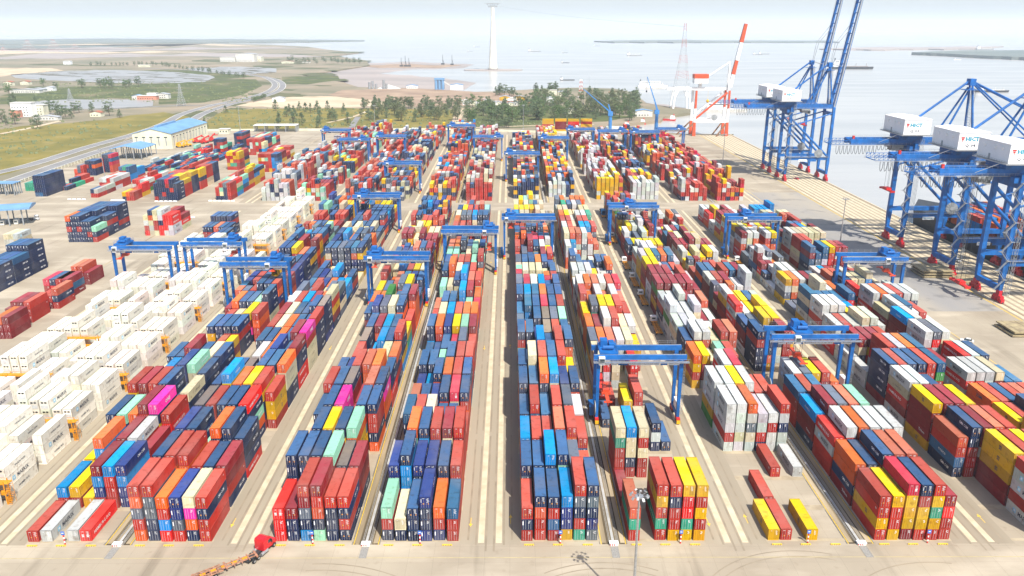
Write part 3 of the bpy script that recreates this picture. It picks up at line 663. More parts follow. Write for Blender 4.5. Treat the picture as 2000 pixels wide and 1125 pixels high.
for i in range(18): x = r_.uniform(380, 530); y = r_.uniform(131, 144); pline(dk, (x, y), (min(538, x + r_.uniform(10, 40)), y + r_.uniform(-1, 2)), 11, .36 + i * .002)
struct('pond_dykes', dk, M_dyke)
sp_ = MB()
for i in range(90):
    x = r_.uniform(-100, 690); y = r_.uniform(99, 235); w_ = r_.uniform(10, 60); h_ = w_ * r_.uniform(.03, .10) * (.4 + (y - 90) / 130)
    sp_.sheet([G(x + w_ * (math.cos(a) + r_.uniform(-.2, .2)), max(90, y + h_ * (math.sin(a) + r_.uniform(-.25, .25)))) for a in np.arange(0, 6.2, .48)], .012 + i * .0004)
struct('marsh_scrub_patches', sp_, mat('marsh_scrub', (.07, .09, .04), .9, scale=.02, col2=(.13, .125, .065), spec=.1, detail=8))
mb = MB(); mb.prism([G(*p, -3.4) for p in wave([(560, 150), (640, 140), (720, 124), (800, 121), (925, 126), (905, 133), (790, 137), (740, 144), (860, 152), (930, 162), (900, 178), (700, 176), (640, 165)], 6)], -5, -3.2); struct('mud_bank', mb, M_mud)
mb = MB(); mb.prism([G(*p, -3.4) for p in wave([(700, 129), (780, 126), (900, 128), (860, 133), (740, 133)], 5)], -5, -2.6); struct('soil_bank', mb, M_soil)
M_far = mat('far_woodland', (.12, .15, .14), .9, scale=.002, col2=(.17, .19, .17), spec=.1)
def far_land(name, pts, h, m=M_far):
    mb = MB(); mb.prism([G(*p, -3) for p in wave(pts, 7, .01, len(name))], -5, h); return struct(name, mb, m)
far_land('far_shore_land', [(-300, 92), (-300, 80), (300, 78), (640, 80), (712, 81), (560, 84), (300, 86)], 6)
far_land('far_delta_land', [(-400, 98), (-400, 93), (100, 91), (300, 92), (100, 96)], 3)
far_land('far_mud_coast', [(1160, 82), (1300, 80), (1620, 81), (1640, 84), (1400, 84), (1200, 84)], 5)
far_land('far_islet', [(1600, 97), (1700, 94), (1960, 92), (1900, 97), (1700, 99)], 2, M_mud)
far_land('wooded_island', [(1780, 107), (1880, 103), (2100, 101), (2200, 112), (2060, 120), (1940, 115), (1850, 110)], 7)
mb = MB(); mb.prism([G(*p, -3) for p in wave([(1240, 206), (1262, 203), (1302, 206), (1350, 215), (1352, 219), (1300, 221), (1265, 214)], 5)], -5, -1.8); struct('spit', mb, M_mud)
# runways, lanes, gutters, pads
st2 = MB(); mb = MB(); gl = MB(); gu = MB(); pd = MB(); lm_ = MB()
Y0, Y1, Y2, Y3 = 149.8, 484, 507, 845
for k in range(-3, 4):
    for off in (-25.42, -1.97, 1.97, 25.42):
        x = RC[k] + off
        if x > 170: continue
        for a, b in ((Y0, Y1), (Y2, Y3 - 30 * max(0, k - 1))):
            (mb if abs(off) < 5 else st2).sheet([(x - (.68 if abs(off) < 5 else .5), a), (x + (.68 if abs(off) < 5 else .5), a), (x + (.68 if abs(off) < 5 else .5), b), (x - (.68 if abs(off) < 5 else .5), b)], .036)
    for a, b in ((Y0 - .5, Y1), (Y2, Y3 - 40 * max(0, k - 1))):
        if k < 3: gu.sheet([(RC[k] + 24.3, a), (RC[k] + 30.6, a), (RC[k] + 30.6, b), (RC[k] + 24.3, b)], .026)
        gl.sheet([(RC[k] - 6.9, a), (RC[k] + 6.9, a), (RC[k] + 6.9, b), (RC[k] - 6.9, b)], .024) if k < 3 else None
        for q in (24.75, 30.2):
            if k < 3: lm_.sheet([(RC[k] + q - .09, a), (RC[k] + q + .09, a), (RC[k] + q + .09, b), (RC[k] + q - .09, b)], .032)
        if k < 3:
            pd.box(RC[k] + 27.15, RC[k] + 27.75, a, b, -.2, .05, 1)
            for q in (26.5, 26.75, 28.1, 28.35, 28.6, 24.45, 30.45): pd.box(RC[k] + q, RC[k] + q + .07, a, b, -.2, .045, 1)
M_strip2 = mat('grimy_runway', (.42, .34, .22), .85, scale=.25, col2=(.24, .19, .12), stretch=(1, .15, 1), spec=.2); struct('inner_crane_runways', st2, M_strip2)
struct('truck_lanes', gl, M_lane); struct('gutter_strips', gu, M_gut); struct('crane_runways', mb, M_strip); struct('lane_lines', lm_, M_ymark)
M_drain = mat('drain_concrete', (.42, .42, .40), .8, scale=.5)
for b in range(1, 11):
    for i in range(25):
        y = D0 + PB * i
        for dy in (-.55, L40 - .7): pd.box(BX[b] - .3, BX[b] + 17.3, y + dy + .1, y + dy + 1.1, -.2, .012 + .02, 0)
struct('stacking_pads', pd, [M_pad, M_drain])
ap = MB(); ap.sheet([(163, 300), (199.5, 300), (199.5, 540), (163, 540)], .027)
struct('apron_asphalt', ap, M_apron)
q_ = MB()
for i in range(9):
    x = 201.5 + i * 3.45; q_.sheet([(x, 150), (x + 2.0, 150), (x + 2.0, 838), (x, 838)], .036)
q_.box(233.0, 234.0, -40, G(1433, 262)[1], -.5, .25)
struct('quay_slabs', q_, M_strip)
qq = MB(); qq.sheet([(200.3, 100), (233, 100), (233, 842), (200.3, 842)], .028); struct('quay_deck', qq, M_quay)
rl = MB()
for x in (203.5, 203.9, 232.0): rl.box(x - .06, x + .06, 100, 842, 0, .06)
struct('crane_rails', rl, M_rust)
ln = MB()
for x in (199.6, 200.1, 165.5): ln.sheet([(x - .12, 120), (x + .12, 120), (x + .12, 840), (x - .12, 840)], .045)
lf = MB(); lf.sheet([(-120, 144.6), (120, 144.6), (120, 144.8), (-120, 144.8)], .03); struct('faded_line', lf, mat('faded_yellow', (.44, .36, .18), .8, scale=.5))
for k in range(-2, 3):                                       # yellow lane arrows
    for s in (-1, 1):
        for y in (157, 262, 370):
            x = RC[k] + s * 4.6; ln.sheet([(x - .08, y), (x + .08, y), (x + .08, y + 2.4), (x - .08, y + 2.4)], .034); ln.sheet([(x - .45, y + (2.4 if s > 0 else 0)), (x + .45, y + (2.4 if s > 0 else 0)), (x, y + (3.6 if s > 0 else -1.2))], .034)
struct('yellow_markings', ln, M_ymark)
tm = MB()
for cx, cy, rr_, a0, a1 in ((20, 120, 22, 60, 128), (20, 120, 24, 62, 126), (62, 122, 24, 70, 150), (62, 122, 26, 72, 150), (-40, 112, 30, 40, 100), (-40, 112, 32.2, 42, 98), (90, 118, 26, 80, 140)):
    ps = [(cx + rr_ * math.cos(R(a)), cy + rr_ * math.sin(R(a)) * .95) for a in np.arange(a0, a1, 4)]; qs = [(cx + (rr_ + .32) * math.cos(R(a)), cy + (rr_ + .32) * math.sin(R(a)) * .95) for a in np.arange(a0, a1, 4)]
    for i in range(len(ps) - 1): tm.geo([(*ps[i], .024), (*qs[i], .024), (*qs[i + 1], .024), (*ps[i + 1], .024)], [(0, 1, 2, 3)])
for k in range(-2, 3):                                       # darker wheel tracks along the truck lanes
    for q in (-4.9, -3.1, 3.1, 4.9, -.9, .9):
        y = 146 + abs(q)
        while y < 480: l_ = 20 + (q * 37 + y * 13) % 45; tm.sheet([(RC[k] + q - .22, y), (RC[k] + q + .22, y), (RC[k] + q + .22, min(y + l_, 482)), (RC[k] + q - .22, min(y + l_, 482))], .029); y += l_ + (y * 7) % 9
struct('tyre_marks', tm, mat('rubbed_concrete', (.275, .225, .155), .85, scale=.25, col2=(.215, .175, .12)))
def cat(pts, n=8):
    out = []
    for i in range(len(pts) - 1):
        p0, p1, p2, p3 = pts[max(i - 1, 0)], pts[i], pts[i + 1], pts[min(i + 2, len(pts) - 1)]
        for t in range(n):
            u = t / n; out.append(tuple(.5 * (2 * p1[d] + (p2[d] - p0[d]) * u + (2 * p0[d] - 5 * p1[d] + 4 * p2[d] - p3[d]) * u * u + (3 * p1[d] - p0[d] - 3 * p2[d] + p3[d]) * u ** 3) for d in (0, 1)))
    return out + [pts[-1]]
def ribbon(mb, pts, w, z, off=0):
    P = cat([G(*p) for p in pts]); vs = []
    for i, p in enumerate(P):
        a = P[max(i - 1, 0)]; b = P[min(i + 1, len(P) - 1)]; d = Vector((b[0] - a[0], b[1] - a[1], 0)).normalized(); n = Vector((-d.y, d.x, 0))
        vs += [(p[0] + n.x * (off - w / 2), p[1] + n.y * (off - w / 2), z), (p[0] + n.x * (off + w / 2), p[1] + n.y * (off + w / 2), z)]
    mb.geo(vs, [(2 * i, 2 * i + 1, 2 * i + 3, 2 * i + 2) for i in range(len(P) - 1)])
ra = [(-300, 432), (-60, 352), (60, 322), (170, 288), (260, 263), (320, 242), (356, 223), (410, 207), (470, 194), (516, 182), (536, 170), (534, 160), (516, 151), (490, 147)]
rb = [(-300, 470), (-60, 388), (0, 362), (90, 330), (180, 300), (250, 278), (330, 252), (372, 236), (402, 220), (450, 204), (510, 190), (545, 177), (552, 165), (540, 156), (516, 150)]
r_ = MB(); ribbon(r_, ra, 12, .2); ribbon(r_, rb, 12, .21)
ribbon(r_, [(140, 216), (250, 211), (330, 207), (400, 205), (450, 202)], 8, .19); ribbon(r_, [(680, 268), (690, 243), (700, 228)], 7, .16) ; ribbon(r_, [(0, 232), (60, 228), (140, 216)], 5, .18)
ribbon(r_, [(516, 150), (470, 144), (430, 141), (360, 137), (280, 133)], 10, .3)
struct('road', r_, M_road)
r2 = MB()
for off in (-5.6, 5.6): ribbon(r2, ra, .7, .26, off); ribbon(r2, rb, .7, .27, off)
struct('road_edges', r2, M_mark)
r3 = MB(); ribbon(r3, [(890, 262), (892, 235), (900, 212)], 11, .2); ribbon(r3, [(640, 240), (690, 228), (720, 216)], 5, .2); ribbon(r3, [(900, 250), (1000, 247), (1100, 244), (1160, 243)], 6, .2); ribbon(r3, [(0, 262), (60, 250), (120, 236)], 7, .22)
struct('dirt_track', r3, M_sand)

# ------------------------------------------------------------------ wheel stops, drain caps, sign posts, barriers
def once(name, build, label, catg, group, places, parts=None):
    """build one thing and copy it to the other places; places: (x, y, rz, label)"""
    first = None
    for x, y, rz, lb in places:
        if first is None:
            first = thing(name, lb or label, catg, (x, y, 0), rz, group); build(first)
        else: dup(first, (x, y, 0), rz, lb or label)
    return first
def b_stop(r):
    m1 = MB(); m1.prism([(-1.1, -.15), (1.1, -.15), (1.1, .15), (-1.1, .15)], 0, .28); part('concrete_base', m1, M_ymark, r)
    m2 = MB()
    for i in range(4): m2.geo([(-.95 + i * .52, -.156, .02), (-.80 + i * .52, -.156, .02), (-.65 + i * .52, -.156, .26), (-.80 + i * .52, -.156, .26)], [(0, 1, 2, 3)])
    part('stripes', m2, M_ink, r)
pl = []
for b in range(1, 9):
    for q, nm in ((1.6, 'left'), (8.0, 'middle'), (14.6, 'right')): pl.append((BX[b] + q, 149.0, 0, f'{nm} striped yellow wheel stop at the front of the {BLK[b]}'))
once('wheel_stop', b_stop, '', 'wheel stop', 'yellow wheel stops along the front of the blocks', pl)
M_grate = mat('drain_grate', (.27, .26, .235), .8, scale=3)
def b_cap(r):
    m1 = MB(); m1.box(-.9, .9, -.5, .5, 0, .55); m1.box(-1.0, 1.0, -.6, .6, .55, .65); part('concrete_box', m1, M_white, r)
    m2 = MB(); m2.box(-.7, .7, -4.6, -.7, 0, .05); m2.box(-.82, -.7, -4.6, -.7, 0, .09); m2.box(.7, .82, -4.6, -.7, 0, .09); part('drain_channel', m2, M_grate, r)
    m3 = MB(); [m3.box(-.9 + i * .45, -.7 + i * .45, -.53, -.5, .1, .45) for i in range(3)]; part('warning_stripes', m3, M_red, r)
pl = [(RC[k] + 27.5, 149.2, 0, f'white drain outlet box between the {BLK[2 * k + 5]} and the {BLK[2 * k + 6]}'.replace('the block', 'block').replace('the large', 'large').replace('the leftmost', 'leftmost')) for k in range(-2, 2)]
once('drain_outlet', b_cap, '', 'drain outlet', 'white drain outlet boxes', pl)
def b_post(r):
    for i in range(5): m1 = MB(); m1.tube((0, 0, i * .5), (0, 0, i * .5 + .5), .16, 8); part('post_band', m1, M_red if i % 2 == 0 else M_white, r)
    m2 = MB(); m2.cbox((0, -.1, 3.0), (.8, .08, .9)); part('sign_plate', m2, mat('sign_blue', (.05, .15, .5), .5), r)
    m3 = MB(); m3.cbox((0, -.15, 3.05), (.45, .02, .18)); part('sign_marking', m3, M_wink, r)
once('sign_post', b_post, '', 'sign post', 'red and white posts in front of the blocks',
     [(BX[b] + q, 149.6, 0, f'red and white banded post with blue plate before {BLK[b]}') for b, q in ((1, 8.6), (3, 8.55), (4, 8.55), (5, 8.55), (6, 11.45), (7, 8.6), (8, 11.45))])
def b_bar(r): m1 = MB(); m1.prism([(-1.2, -.4), (1.2, -.4), (1.2, .4), (-1.2, .4)], 0, .35); m1.prism([(-1.1, -.2), (1.1, -.2), (1.1, .2), (-1.1, .2)], .35, .8); part('barrier_block', m1, M_white, r)
pl = []
for px, n, step, lb in ((136, 4, 9.3, 'near the tall navy stack at far left'), (220, 4, 7, 'before the low red stack'), (306, 5, 9, 'before the big navy stack'), (411, 6, 8.8, 'before the mixed stack'), (365, 2, 12, 'right of the red and white stack')):
    for i in range(n):
        py = {136: 390, 220: 392, 306: 394, 411: 393, 365: 425}[px]; x, y = G(px + i * step, py); pl.append((x, y, 0, f'{ORD[i]} from left white barrier block {lb}'))
once('barrier', b_bar, '', 'barrier', 'white concrete barriers in the yard', pl)

# ------------------------------------------------------------------ rubber tyred gantry cranes
SPAN = 23.47
def make_rtg():
    r = thing('gantry_crane', 'x', 'gantry crane', (0, 0, 0), 0, 'blue rubber tyred gantry cranes')
    for x, s in ((0, 1), (SPAN, -1)):
        for y in (0, 7.2):
            m = MB(); m.beam((x, y, 1.9), (x, y, 23.2), .8, 1.0, 1.1, 1.2); part('leg', m, M_blue, r)
            bg = MB(); bg.box(x - .5, x + .5, y - 1.5, y + 1.5, .9, 1.9); bo = part('bogie', bg, M_red, r)
            for q in (-.9, .9): w = MB(); w.tube((x - .32, y + q, .75), (x + .32, y + q, .75), .75, 14); part('tyre', w, M_black, bo)
            bm = MB(); yb = y - 1.9 if y == 0 else y + 1.5; bm.box(x - .5, x + .5, yb, yb + .4, .35, 1.3); part('bumper', bm, M_yel, bo)
        m = MB(); m.beam((x, 0, 2.4), (x, 7.2, 2.4), .9, 1.0); part('sill_beam', m, M_blue, r)
    for y, nm in ((0, 'front'), (7.2, 'rear')):
        m = MB(); m.box(-1.4, SPAN + 1.4, y - .5, y + .5, 22.9, 24.4); part('girder', m, M_blue, r)
    m = MB()
    for y in (0, 7.2): m.box(-1.2, SPAN + 1.2, y - .12, y + .12, 24.4, 24.55)
    part('trolley_rail', m, M_rod, r)
    wk = MB(); y0, y1 = -2.0, -.65; wk.box(-1.5, SPAN + 2.0, y0, y1, 22.6, 22.68)
    for z in (23.1, 23.7): wk.box(-1.5, SPAN + 2.0, y0, y0 + .06, z, z + .06)
    for i in range(17): x = -1.4 + i * 1.65; wk.box(x, x + .07, y0, y0 + .07, 22.68, 23.75)
    for z in (25.0, 25.5): wk.box(0, SPAN, 7.8, 7.85, z, z + .05)
    for i in range(10): wk.box(i * 2.6, i * 2.6 + .06, 7.8, 7.86, 24.4, 25.5)
    part('walkway', wk, M_rod, r)
    for x0, x1, c, t in ((.8, 3.1, M_white, 'HICT'), (3.5, 5.2, M_white, 'RTG'), (5.5, 8.2, M_blue, ''), (8.5, 17.2, M_white, 'HAI PHONG INTERNATIONAL CONTAINER TERMINAL'), (17.5, 19.4, M_blue, ''), (19.7, 22.8, M_white, 'TAN CANG')):
        m = MB(); m.box(x0, x1, -.70, -.62, 21.5, 22.5); sg = part('sign_board', m, c, r)
        if t: m = MB(); put_text(m, t, (x0 + .12, -.72, 21.75), (1, 0, 0), (0, 0, 1), .5, 0, x1 - x0 - .25, bold=.01); part('lettering', m, M_ink, sg)
    st = MB()                                                                       # ladder on the right front leg
    for z in np.arange(3, 22, .9): st.box(SPAN + .7, SPAN + 1.2, -.3, -.2, z, z + .08)
    st.box(SPAN + .7, SPAN + .76, -.3, -.2, 2.5, 22.6); st.box(SPAN + 1.14, SPAN + 1.2, -.3, -.2, 2.5, 22.6); part('ladder', st, M_rod, r)
    m = MB(); m.box(-1.9, -.6, 1.2, 6.0, 1.6, 4.4); pk = part('power_pack', m, M_blue, r)
    m = MB(); m.box(-2.0, -1.9, 1.6, 5.6, 2.0, 4.0); part('grille', m, M_dark, pk)
    m = MB(); m.box(SPAN - .2, SPAN + 1.0, 1.6, 5.4, 3.0, 5.6); part('control_cabinet', m, M_white, r)
    m = MB(); m.tube((-.75, -.9, 5.2), (-.55, -.9, 5.2), 2.0, 24); m.tube((-.85, -.9, 5.2), (-.45, -.9, 5.2), .7, 12); rl_ = part('cable_reel', m, M_grey, r)
    m = MB()                                                                        # trolley at local x = 0
    m.box(-2.6, 2.6, -.2, 7.4, 24.6, 25.1); m.box(-2.0, 0, 4.0, 6.8, 25.1, 27.0); m.box(.4, 1.9, 3.0, 6.4, 25.1, 26.4); m.tube((-1.5, 2, 25.8), (1.5, 2, 25.8), .6, 10)
    for x in (-2.5, 2.5):
        for z in (25.7, 26.3): m.box(x - .03, x + .03, -.2, 7.4, z, z + .05)
        for y in np.arange(-.2, 7.4, 1.5): m.box(x - .03, x + .03, y, y + .06, 25.1, 26.35)
    tr = part('trolley', m, M_blue, r)
    m = MB(); m.box(-2.9, -1.2, -1.6, .3, 21.9, 24.2); cb = part('operator_cab', m, M_white, tr)
    m = MB(); m.box(-2.8, -1.3, -1.63, -1.6, 22.5, 23.8); part('window', m, M_glass, cb)
    m = MB(); m.box(-1.3, 1.3, 2.6, 4.6, 0, .7); m.box(-.5, .5, -2.4, 9.6, .1, .5); m.box(-1.2, 1.2, -2.6, -2.2, 0, .4); m.box(-1.2, 1.2, 9.4, 9.8, 0, .4); m.box(-1.0, 1.0, 3.0, 4.2, .7, 1.4)
    sp = part('spreader', m, mat('spreader_red', (.70, .07, .02), .5), r)
    m = MB()
    for x in (-1, 1):
        for y in (2.8, 4.4): m.tube((x, y, 0), (x, y, 1), .06, 5)
    part('hoist_rope', m, M_dark, r)
    def lower(o):
        for c in o.children:
            if c.type == 'MESH' and not c.name.startswith(('spreader', 'hoist')):
                for v in c.data.vertices:
                    if v.co.z > 14: v.co.z -= 3.2
            lower(c)
    lower(r)
    return r
def set_trolley(r, tx, sz):
    for ch in r.children:
        n = ch.name.split('.')[0]
        if n == 'trolley': ch.location = (tx, 0, 0)
        elif n == 'spreader': ch.location = (tx, 0, sz)
        elif n == 'hoist_rope': ch.location = (tx, 0, sz + 1.4); ch.scale = (1, 1, 21.4 - sz - 1.4)
RT = [(6, 830, 2.9, 7.5, 'nearest gantry crane, trolley at left, before central mast'), (8, 783, 8.5, 12.5, 'gantry crane over the yellow-fronted right block, trolley near middle'),
      (5, 507, 3, 16, 'gantry crane just right of central road in near yard'), (4, 537, 20.5, 12, 'gantry crane just left of central road, trolley at right, near yard'),
      (3, 599, 3.2, 17, 'gantry crane over magenta boxes with trolley at left end'), (2, 455, 4.5, 17, 'gantry crane over the block left of red tractor, mid distance'),
      (7, 480, 10, 17, 'gantry crane beside parked trailers, near the blue truck'), (9, 507, 9, 17, 'gantry crane over right rows beside a white-cabbed truck'),
      (10, 603, 18.5, 14, 'rightmost gantry crane beside the quay apron'), (1, 613, 19.5, 18, 'gantry crane holding a yellow box beside white reefers'),
      (-1, 575, 3.2, 16, 'leftmost gantry crane straddling the outer reefer rows'), (0, 566, 20.0, 15, 'gantry crane behind leftmost one, over white reefers'),
      (2, 378, 4, 17, 'far gantry crane over yellow stacks left of centre'), (5, 355, 2.5, 18, 'far gantry crane right of central road before dark stacks'),
      (4, 315, 20, 17, 'far gantry crane left of central road with trolley at right'), (3, 289, 4, 18, 'distant gantry crane by dirt track, left of central road'),
      (6, 318, 4, 18, 'distant gantry crane over white and red boxes right of centre'), (7, 298, 3, 18, 'distant gantry crane before the wall of yellow boxes'),
      (8, 302, 20, 18, 'distant gantry crane under the blue harbour crane'), (9, 304, 4, 18, 'distant gantry crane third from the quay end'),
      (10, 297, 20, 18, 'distant gantry crane nearest red and white quay crane'), (1, 314, 3, 18, 'distant gantry crane over red boxes well left of centre'),
      (0, 322, 19, 18, 'distant gantry crane, second from left in back yard'), (-1, 300, 3, 18, 'distant gantry crane, leftmost in back yard')]
rtg = make_rtg()
for i, (b, py, tx, sz, lb) in enumerate(RT):
    k = (b - 5) // 2 if b % 2 else (b - 4) // 2
    x = RC[k] + 1.97 if b % 2 else RC[k] - 25.42
    y = G(1000, py)[1] + 1.6
    r = rtg if i == 0 else dup(rtg, (x, y, 0))
    r.location = (x, y, 0); r['label'] = 'blue ' + lb; set_trolley(r, tx, sz)
    if 'holding' in lb:
        t = thing('shipping_container', 'yellow box hanging from the gantry crane beside the white reefers', 'container', (x + tx - CW / 2, y + .6, sz - TH)); link('container_body', get_body('Y', L20, False), t)
# the yellow box on the hook of one crane is part of the stacks; reefer racks
def make_rack():
    r = thing('reefer_rack', 'x', 'reefer rack', (0, 0, 0), 0, 'orange racks between the reefer rows')
    for x in (-.5, 5.6, 11.6, 17.7):
        for y in (0, 1.6): m = MB(); m.box(x - .09, x + .09, y - .09, y + .09, 0, 6.3); part('post', m, M_rack, r)
    for z in (2.8, 5.6):
        m = MB(); m.box(-.6, 17.8, 0, 1.6, z, z + .12); m.box(-.6, 17.8, -.05, .05, z - .25, z); part('platform', m, M_rack, r)
        m = MB()
        for q in (.6,): m.box(-.6, 17.8, -.04, .02, z + q, z + q + .06); m.box(-.6, 17.8, 1.6, 1.66, z + q, z + q + .06)
        for i in range(13): x = -.6 + i * 1.53; m.box(x, x + .06, -.04, .02, z, z + .66)
        part('handrail', m, M_rack, r)
    m = MB()
    for z in (0, 2.8):
        for a in range(8): m.box(17.9, 18.8, a * .2, a * .2 + .18, z + a * .35, z + a * .35 + .05)
        m.beam((17.9, -.1, z), (17.9, 1.6, z + 2.8), .08)
    m.box(17.8, 18.9, -.1, 1.7, 5.6, 5.7); m.box(18.8, 18.86, -.1, -.04, 0, 6.7); m.box(18.8, 18.86, 1.6, 1.66, 0, 6.7); m.box(17.85, 17.95, .1, 1.5, .1, 2.0)
    part('stair', m, M_rack, r)
    return r
rack = None
for b, rr, yr in RACKS:
    lb = f"orange steel rack, {ORD[min(13, rr + 1)]} from front, between reefers of {BLK[b]}"
    if rack is None: rack = make_rack(); rack.location = (BX[b], yr, 0); rack['label'] = lb
    else: dup(rack, (BX[b], yr, 0), label=lb)

# ------------------------------------------------------------------ ship to shore cranes (x = 0 landside rail, sea towards +x)
def make_sts(name, label, Y, up, num):
    r = thing('quay_crane', label, 'quay crane', (203.5, Y, 0), 0, 'blue ship to shore cranes on the quay')
    W_, GA, ZG = 17.0, 30.5, 53.5
    for x in (0, GA):
        for y in (0, W_):
            m = MB(); m.beam((x, y, 5.0), (x, y, 15), 1.3, 1.6, 2.2, 2.2); m.beam((x, y, 15), (x, y, ZG), 2.0, 2.2, 1.7, 1.9); part('leg', m, M_blue, r)
            m = MB()
            for q in (-2.8, -1.2, 1.2, 2.8): m.box(x - .7, x + .7, y + q - .7, y + q + .7, .3, 1.9)
            m.box(x - .8, x + .8, y - 2.6, y + 2.6, 1.9, 3.0); m.box(x - .7, x + .7, y - 1.2, y + 1.2, 3.0, 5.0); bo = part('bogie', m, mat('bogie_red', (.55, .015, .03), .5), r)
            m = MB()
            for q in (-3.3, -2.3, -1.7, -.7, .7, 1.7, 2.3, 3.3): m.tube((x - .25, y + q, .45), (x + .25, y + q, .45), .42, 10)
            part('wheel', m, M_dark, bo)
        m = MB(); m.box(x - .9, x + .9, .9, W_ - .9, 4.6, 6.8); part('sill_beam', m, M_blue, r)
        m = MB(); m.box(x - 1.0, x + 1.0, 0, W_, 47.5, 49.5); part('cross_beam', m, M_blue, r)
    for y in (0, W_):
        m = MB(); m.box(1.0, GA - 1.0, y - .9, y + .9, 15.5, 17.6); part('portal_beam', m, M_blue, r)
        m = MB(); m.tube((.8, y, 45), (GA - 1.2, y, 18.5), .75, 10); part('diagonal_brace', m, M_blue, r)
        m = MB(); m.tube((.8, y, 40), (GA - .8, y, 49.0), .5, 8); part('upper_tie', m, M_blue, r)
    m = MB()
    for z in (17.7, 18.2, 18.7): m.box(0, GA, -1.5, -1.44, z, z + .06)
    m.box(0, GA, -1.5, -.9, 17.6, 17.7); [m.box(i * 2.2, i * 2.2 + .06, -1.5, -1.44, 17.6, 18.7) for i in range(14)]
    part('walkway', m, M_rod, r)
    for x0, t in ((8.5, 'HICT'), (15.5, '')):
        m = MB(); m.box(x0, x0 + 6, -1.62, -1.55, 14.6, 16.2); sb = part('sign_board', m, M_white if t else M_blue, r)
        if t: m = MB(); put_text(m, 'TAN CANG HICT', (x0 + .3, -1.64, 14.9), (1, 0, 0), (0, 0, 1), .9, 0, 5.4); part('lettering', m, M_teal, sb)
    # girders with back reach
    for y in (5.0, 12.0):
        m = MB(); m.box(-31, GA + 1.5, y - .9, y + .9, ZG - 1.4, ZG + 1.4); part('girder', m, M_blue, r)
    m = MB()
    for x in (-31, -10, 8, GA): m.box(x, x + 1.2, 5.9, 11.1, ZG - .8, ZG + .8)
    for x in np.arange(-41, -31, 2.0):
        for y in (4.2, 12.8): m.beam((x, y, ZG - 1.2), (x + 2, y, ZG + .8), .14); m.beam((x, y, ZG - 1.2), (x, y, ZG + .8), .12)
    for y in (4.2, 12.8):
        for z in (ZG - 1.2, ZG + .8): m.beam((-41, y, z), (-31, y, z), .2)
    m.box(-41, -40.6, 4.2, 12.8, ZG - 1.3, ZG - 1.0); part('back_reach_truss', m, M_blue, r)
    m = MB()
    for y in (2.6, 14.2):
        m.box(-41, GA, y, y + .8, ZG - 1.5, ZG - 1.42)
        for z in (ZG - .9, ZG - .4): m.box(-41, GA, y, y + .06, z, z + .06)
        for x in np.arange(-41, GA, 2.2): m.box(x, x + .06, y, y + .06, ZG - 1.4, ZG - .35)
    for y in (4.1, 12.9):
        for x in np.arange(-30, GA, 2.2): m.box(x, x + .05, y, y + .05, ZG + 1.4, ZG + 2.4)
        m.box(-30, GA, y, y + .06, ZG + 2.35, ZG + 2.42)
    part('girder_walkway', m, M_rod, r)
    m = MB()                                                                         # festoon loops
    for i in range(15 if not up else 12):
        x = -39 + i * 1.9; n = 9; dr = 4.2 if i < 11 else 2.2
        for a in range(n):
            t0, t1 = a / n * math.pi, (a + 1) / n * math.pi
            m.beam((x + .7 - .7 * math.cos(t0), 2.3, ZG - 1.6 - dr * math.sin(t0)), (x + .7 - .7 * math.cos(t1), 2.3, ZG - 1.6 - dr * math.sin(t1)), .16)
    part('festoon_cable', m, M_dark, r)
    # machinery house
    m = MB(); hx0, hx1, hy0, hy1, hz0, hz1 = -8.5, 4.8, -2.5, 19.5, 58.0, 65.2
    m.box(hx0, hx1, hy0, hy1, hz0, hz1); m.prism([(hx0 - .2, hy0 - .2), (hx1 + .2, hy0 - .2), (hx1 + .2, hy1 + .2), (hx0 - .2, hy1 + .2)], hz1, hz1 + .3)
    m.geo([(hx0, hy0, hz1 + .3), (hx1, hy0, hz1 + .3), (hx1, hy1, hz1 + .3), (hx0, hy1, hz1 + .3), ((hx0 + hx1) / 2, hy0, hz1 + 1.0), ((hx0 + hx1) / 2, hy1, hz1 + 1.0)], [(0, 1, 4), (2, 3, 5), (1, 2, 5, 4), (3, 0, 4, 5)])
    hs = part('machinery_house', m, M_white, r)
    m = MB(); put_text(m, 'HICT', (hx0 + 3.0, hy0 - .04, hz0 + 3.6), (1, 0, 0), (0, 0, 1), 1.9, 0, 6.0, bold=.06); part('lettering', m, M_teal, hs)
    m = MB(); put_text(m, num, (hx0 + 3.2, hy0 - .04, hz0 + .9), (1, 0, 0), (0, 0, 1), 1.5, 0, 4.4); part('crane_number', m, M_ink, hs)
    m = MB()
    for q in range(3): m.geo([(hx0 + .9 + q * .3, hy0 - .05, hz0 + 5.4 - q * .75), (hx0 + 2.6 - q * .3, hy0 - .05, hz0 + 5.4 - q * .75), (hx0 + 2.4 - q * .3, hy0 - .05, hz0 + 4.8 - q * .75), (hx0 + 1.1 + q * .3, hy0 - .05, hz0 + 4.8 - q * .75)], [(0, 1, 2, 3)])
    part('emblem', m, M_red, hs)
    m = MB(); m.box(hx0 - .1, hx0, 10, 11.2, hz0, hz0 + 2.2); part('door', m, M_grey, hs)
    m = MB()
    for y in (2, 7, 14): m.box(hx0 - .5, hx0, y, y + 1.2, hz0 + 4.6, hz0 + 5.8)
    part('vent_hood', m, M_white, hs)
    m = MB(); m.box(hx0 - 1.2, hx1 + 1, hy0 - 1.2, hy1 + 1, hz0 - .5, hz0 - .1)
    for z in (hz0 + .4, hz0 + .9): m.box(hx0 - 1.2, hx0 - 1.14, hy0 - 1.2, hy1 + 1, z, z + .06)
    for y in np.arange(hy0 - 1.2, hy1, 1.7): m.box(hx0 - 1.2, hx0 - 1.14, y, y + .06, hz0 - .1, hz0 + .95)
    m.beam((hx0 - 1, 1, hz0 - .5), (hx0 - 9, 3, ZG), .5, .15); part('platform', m, M_rod, r)
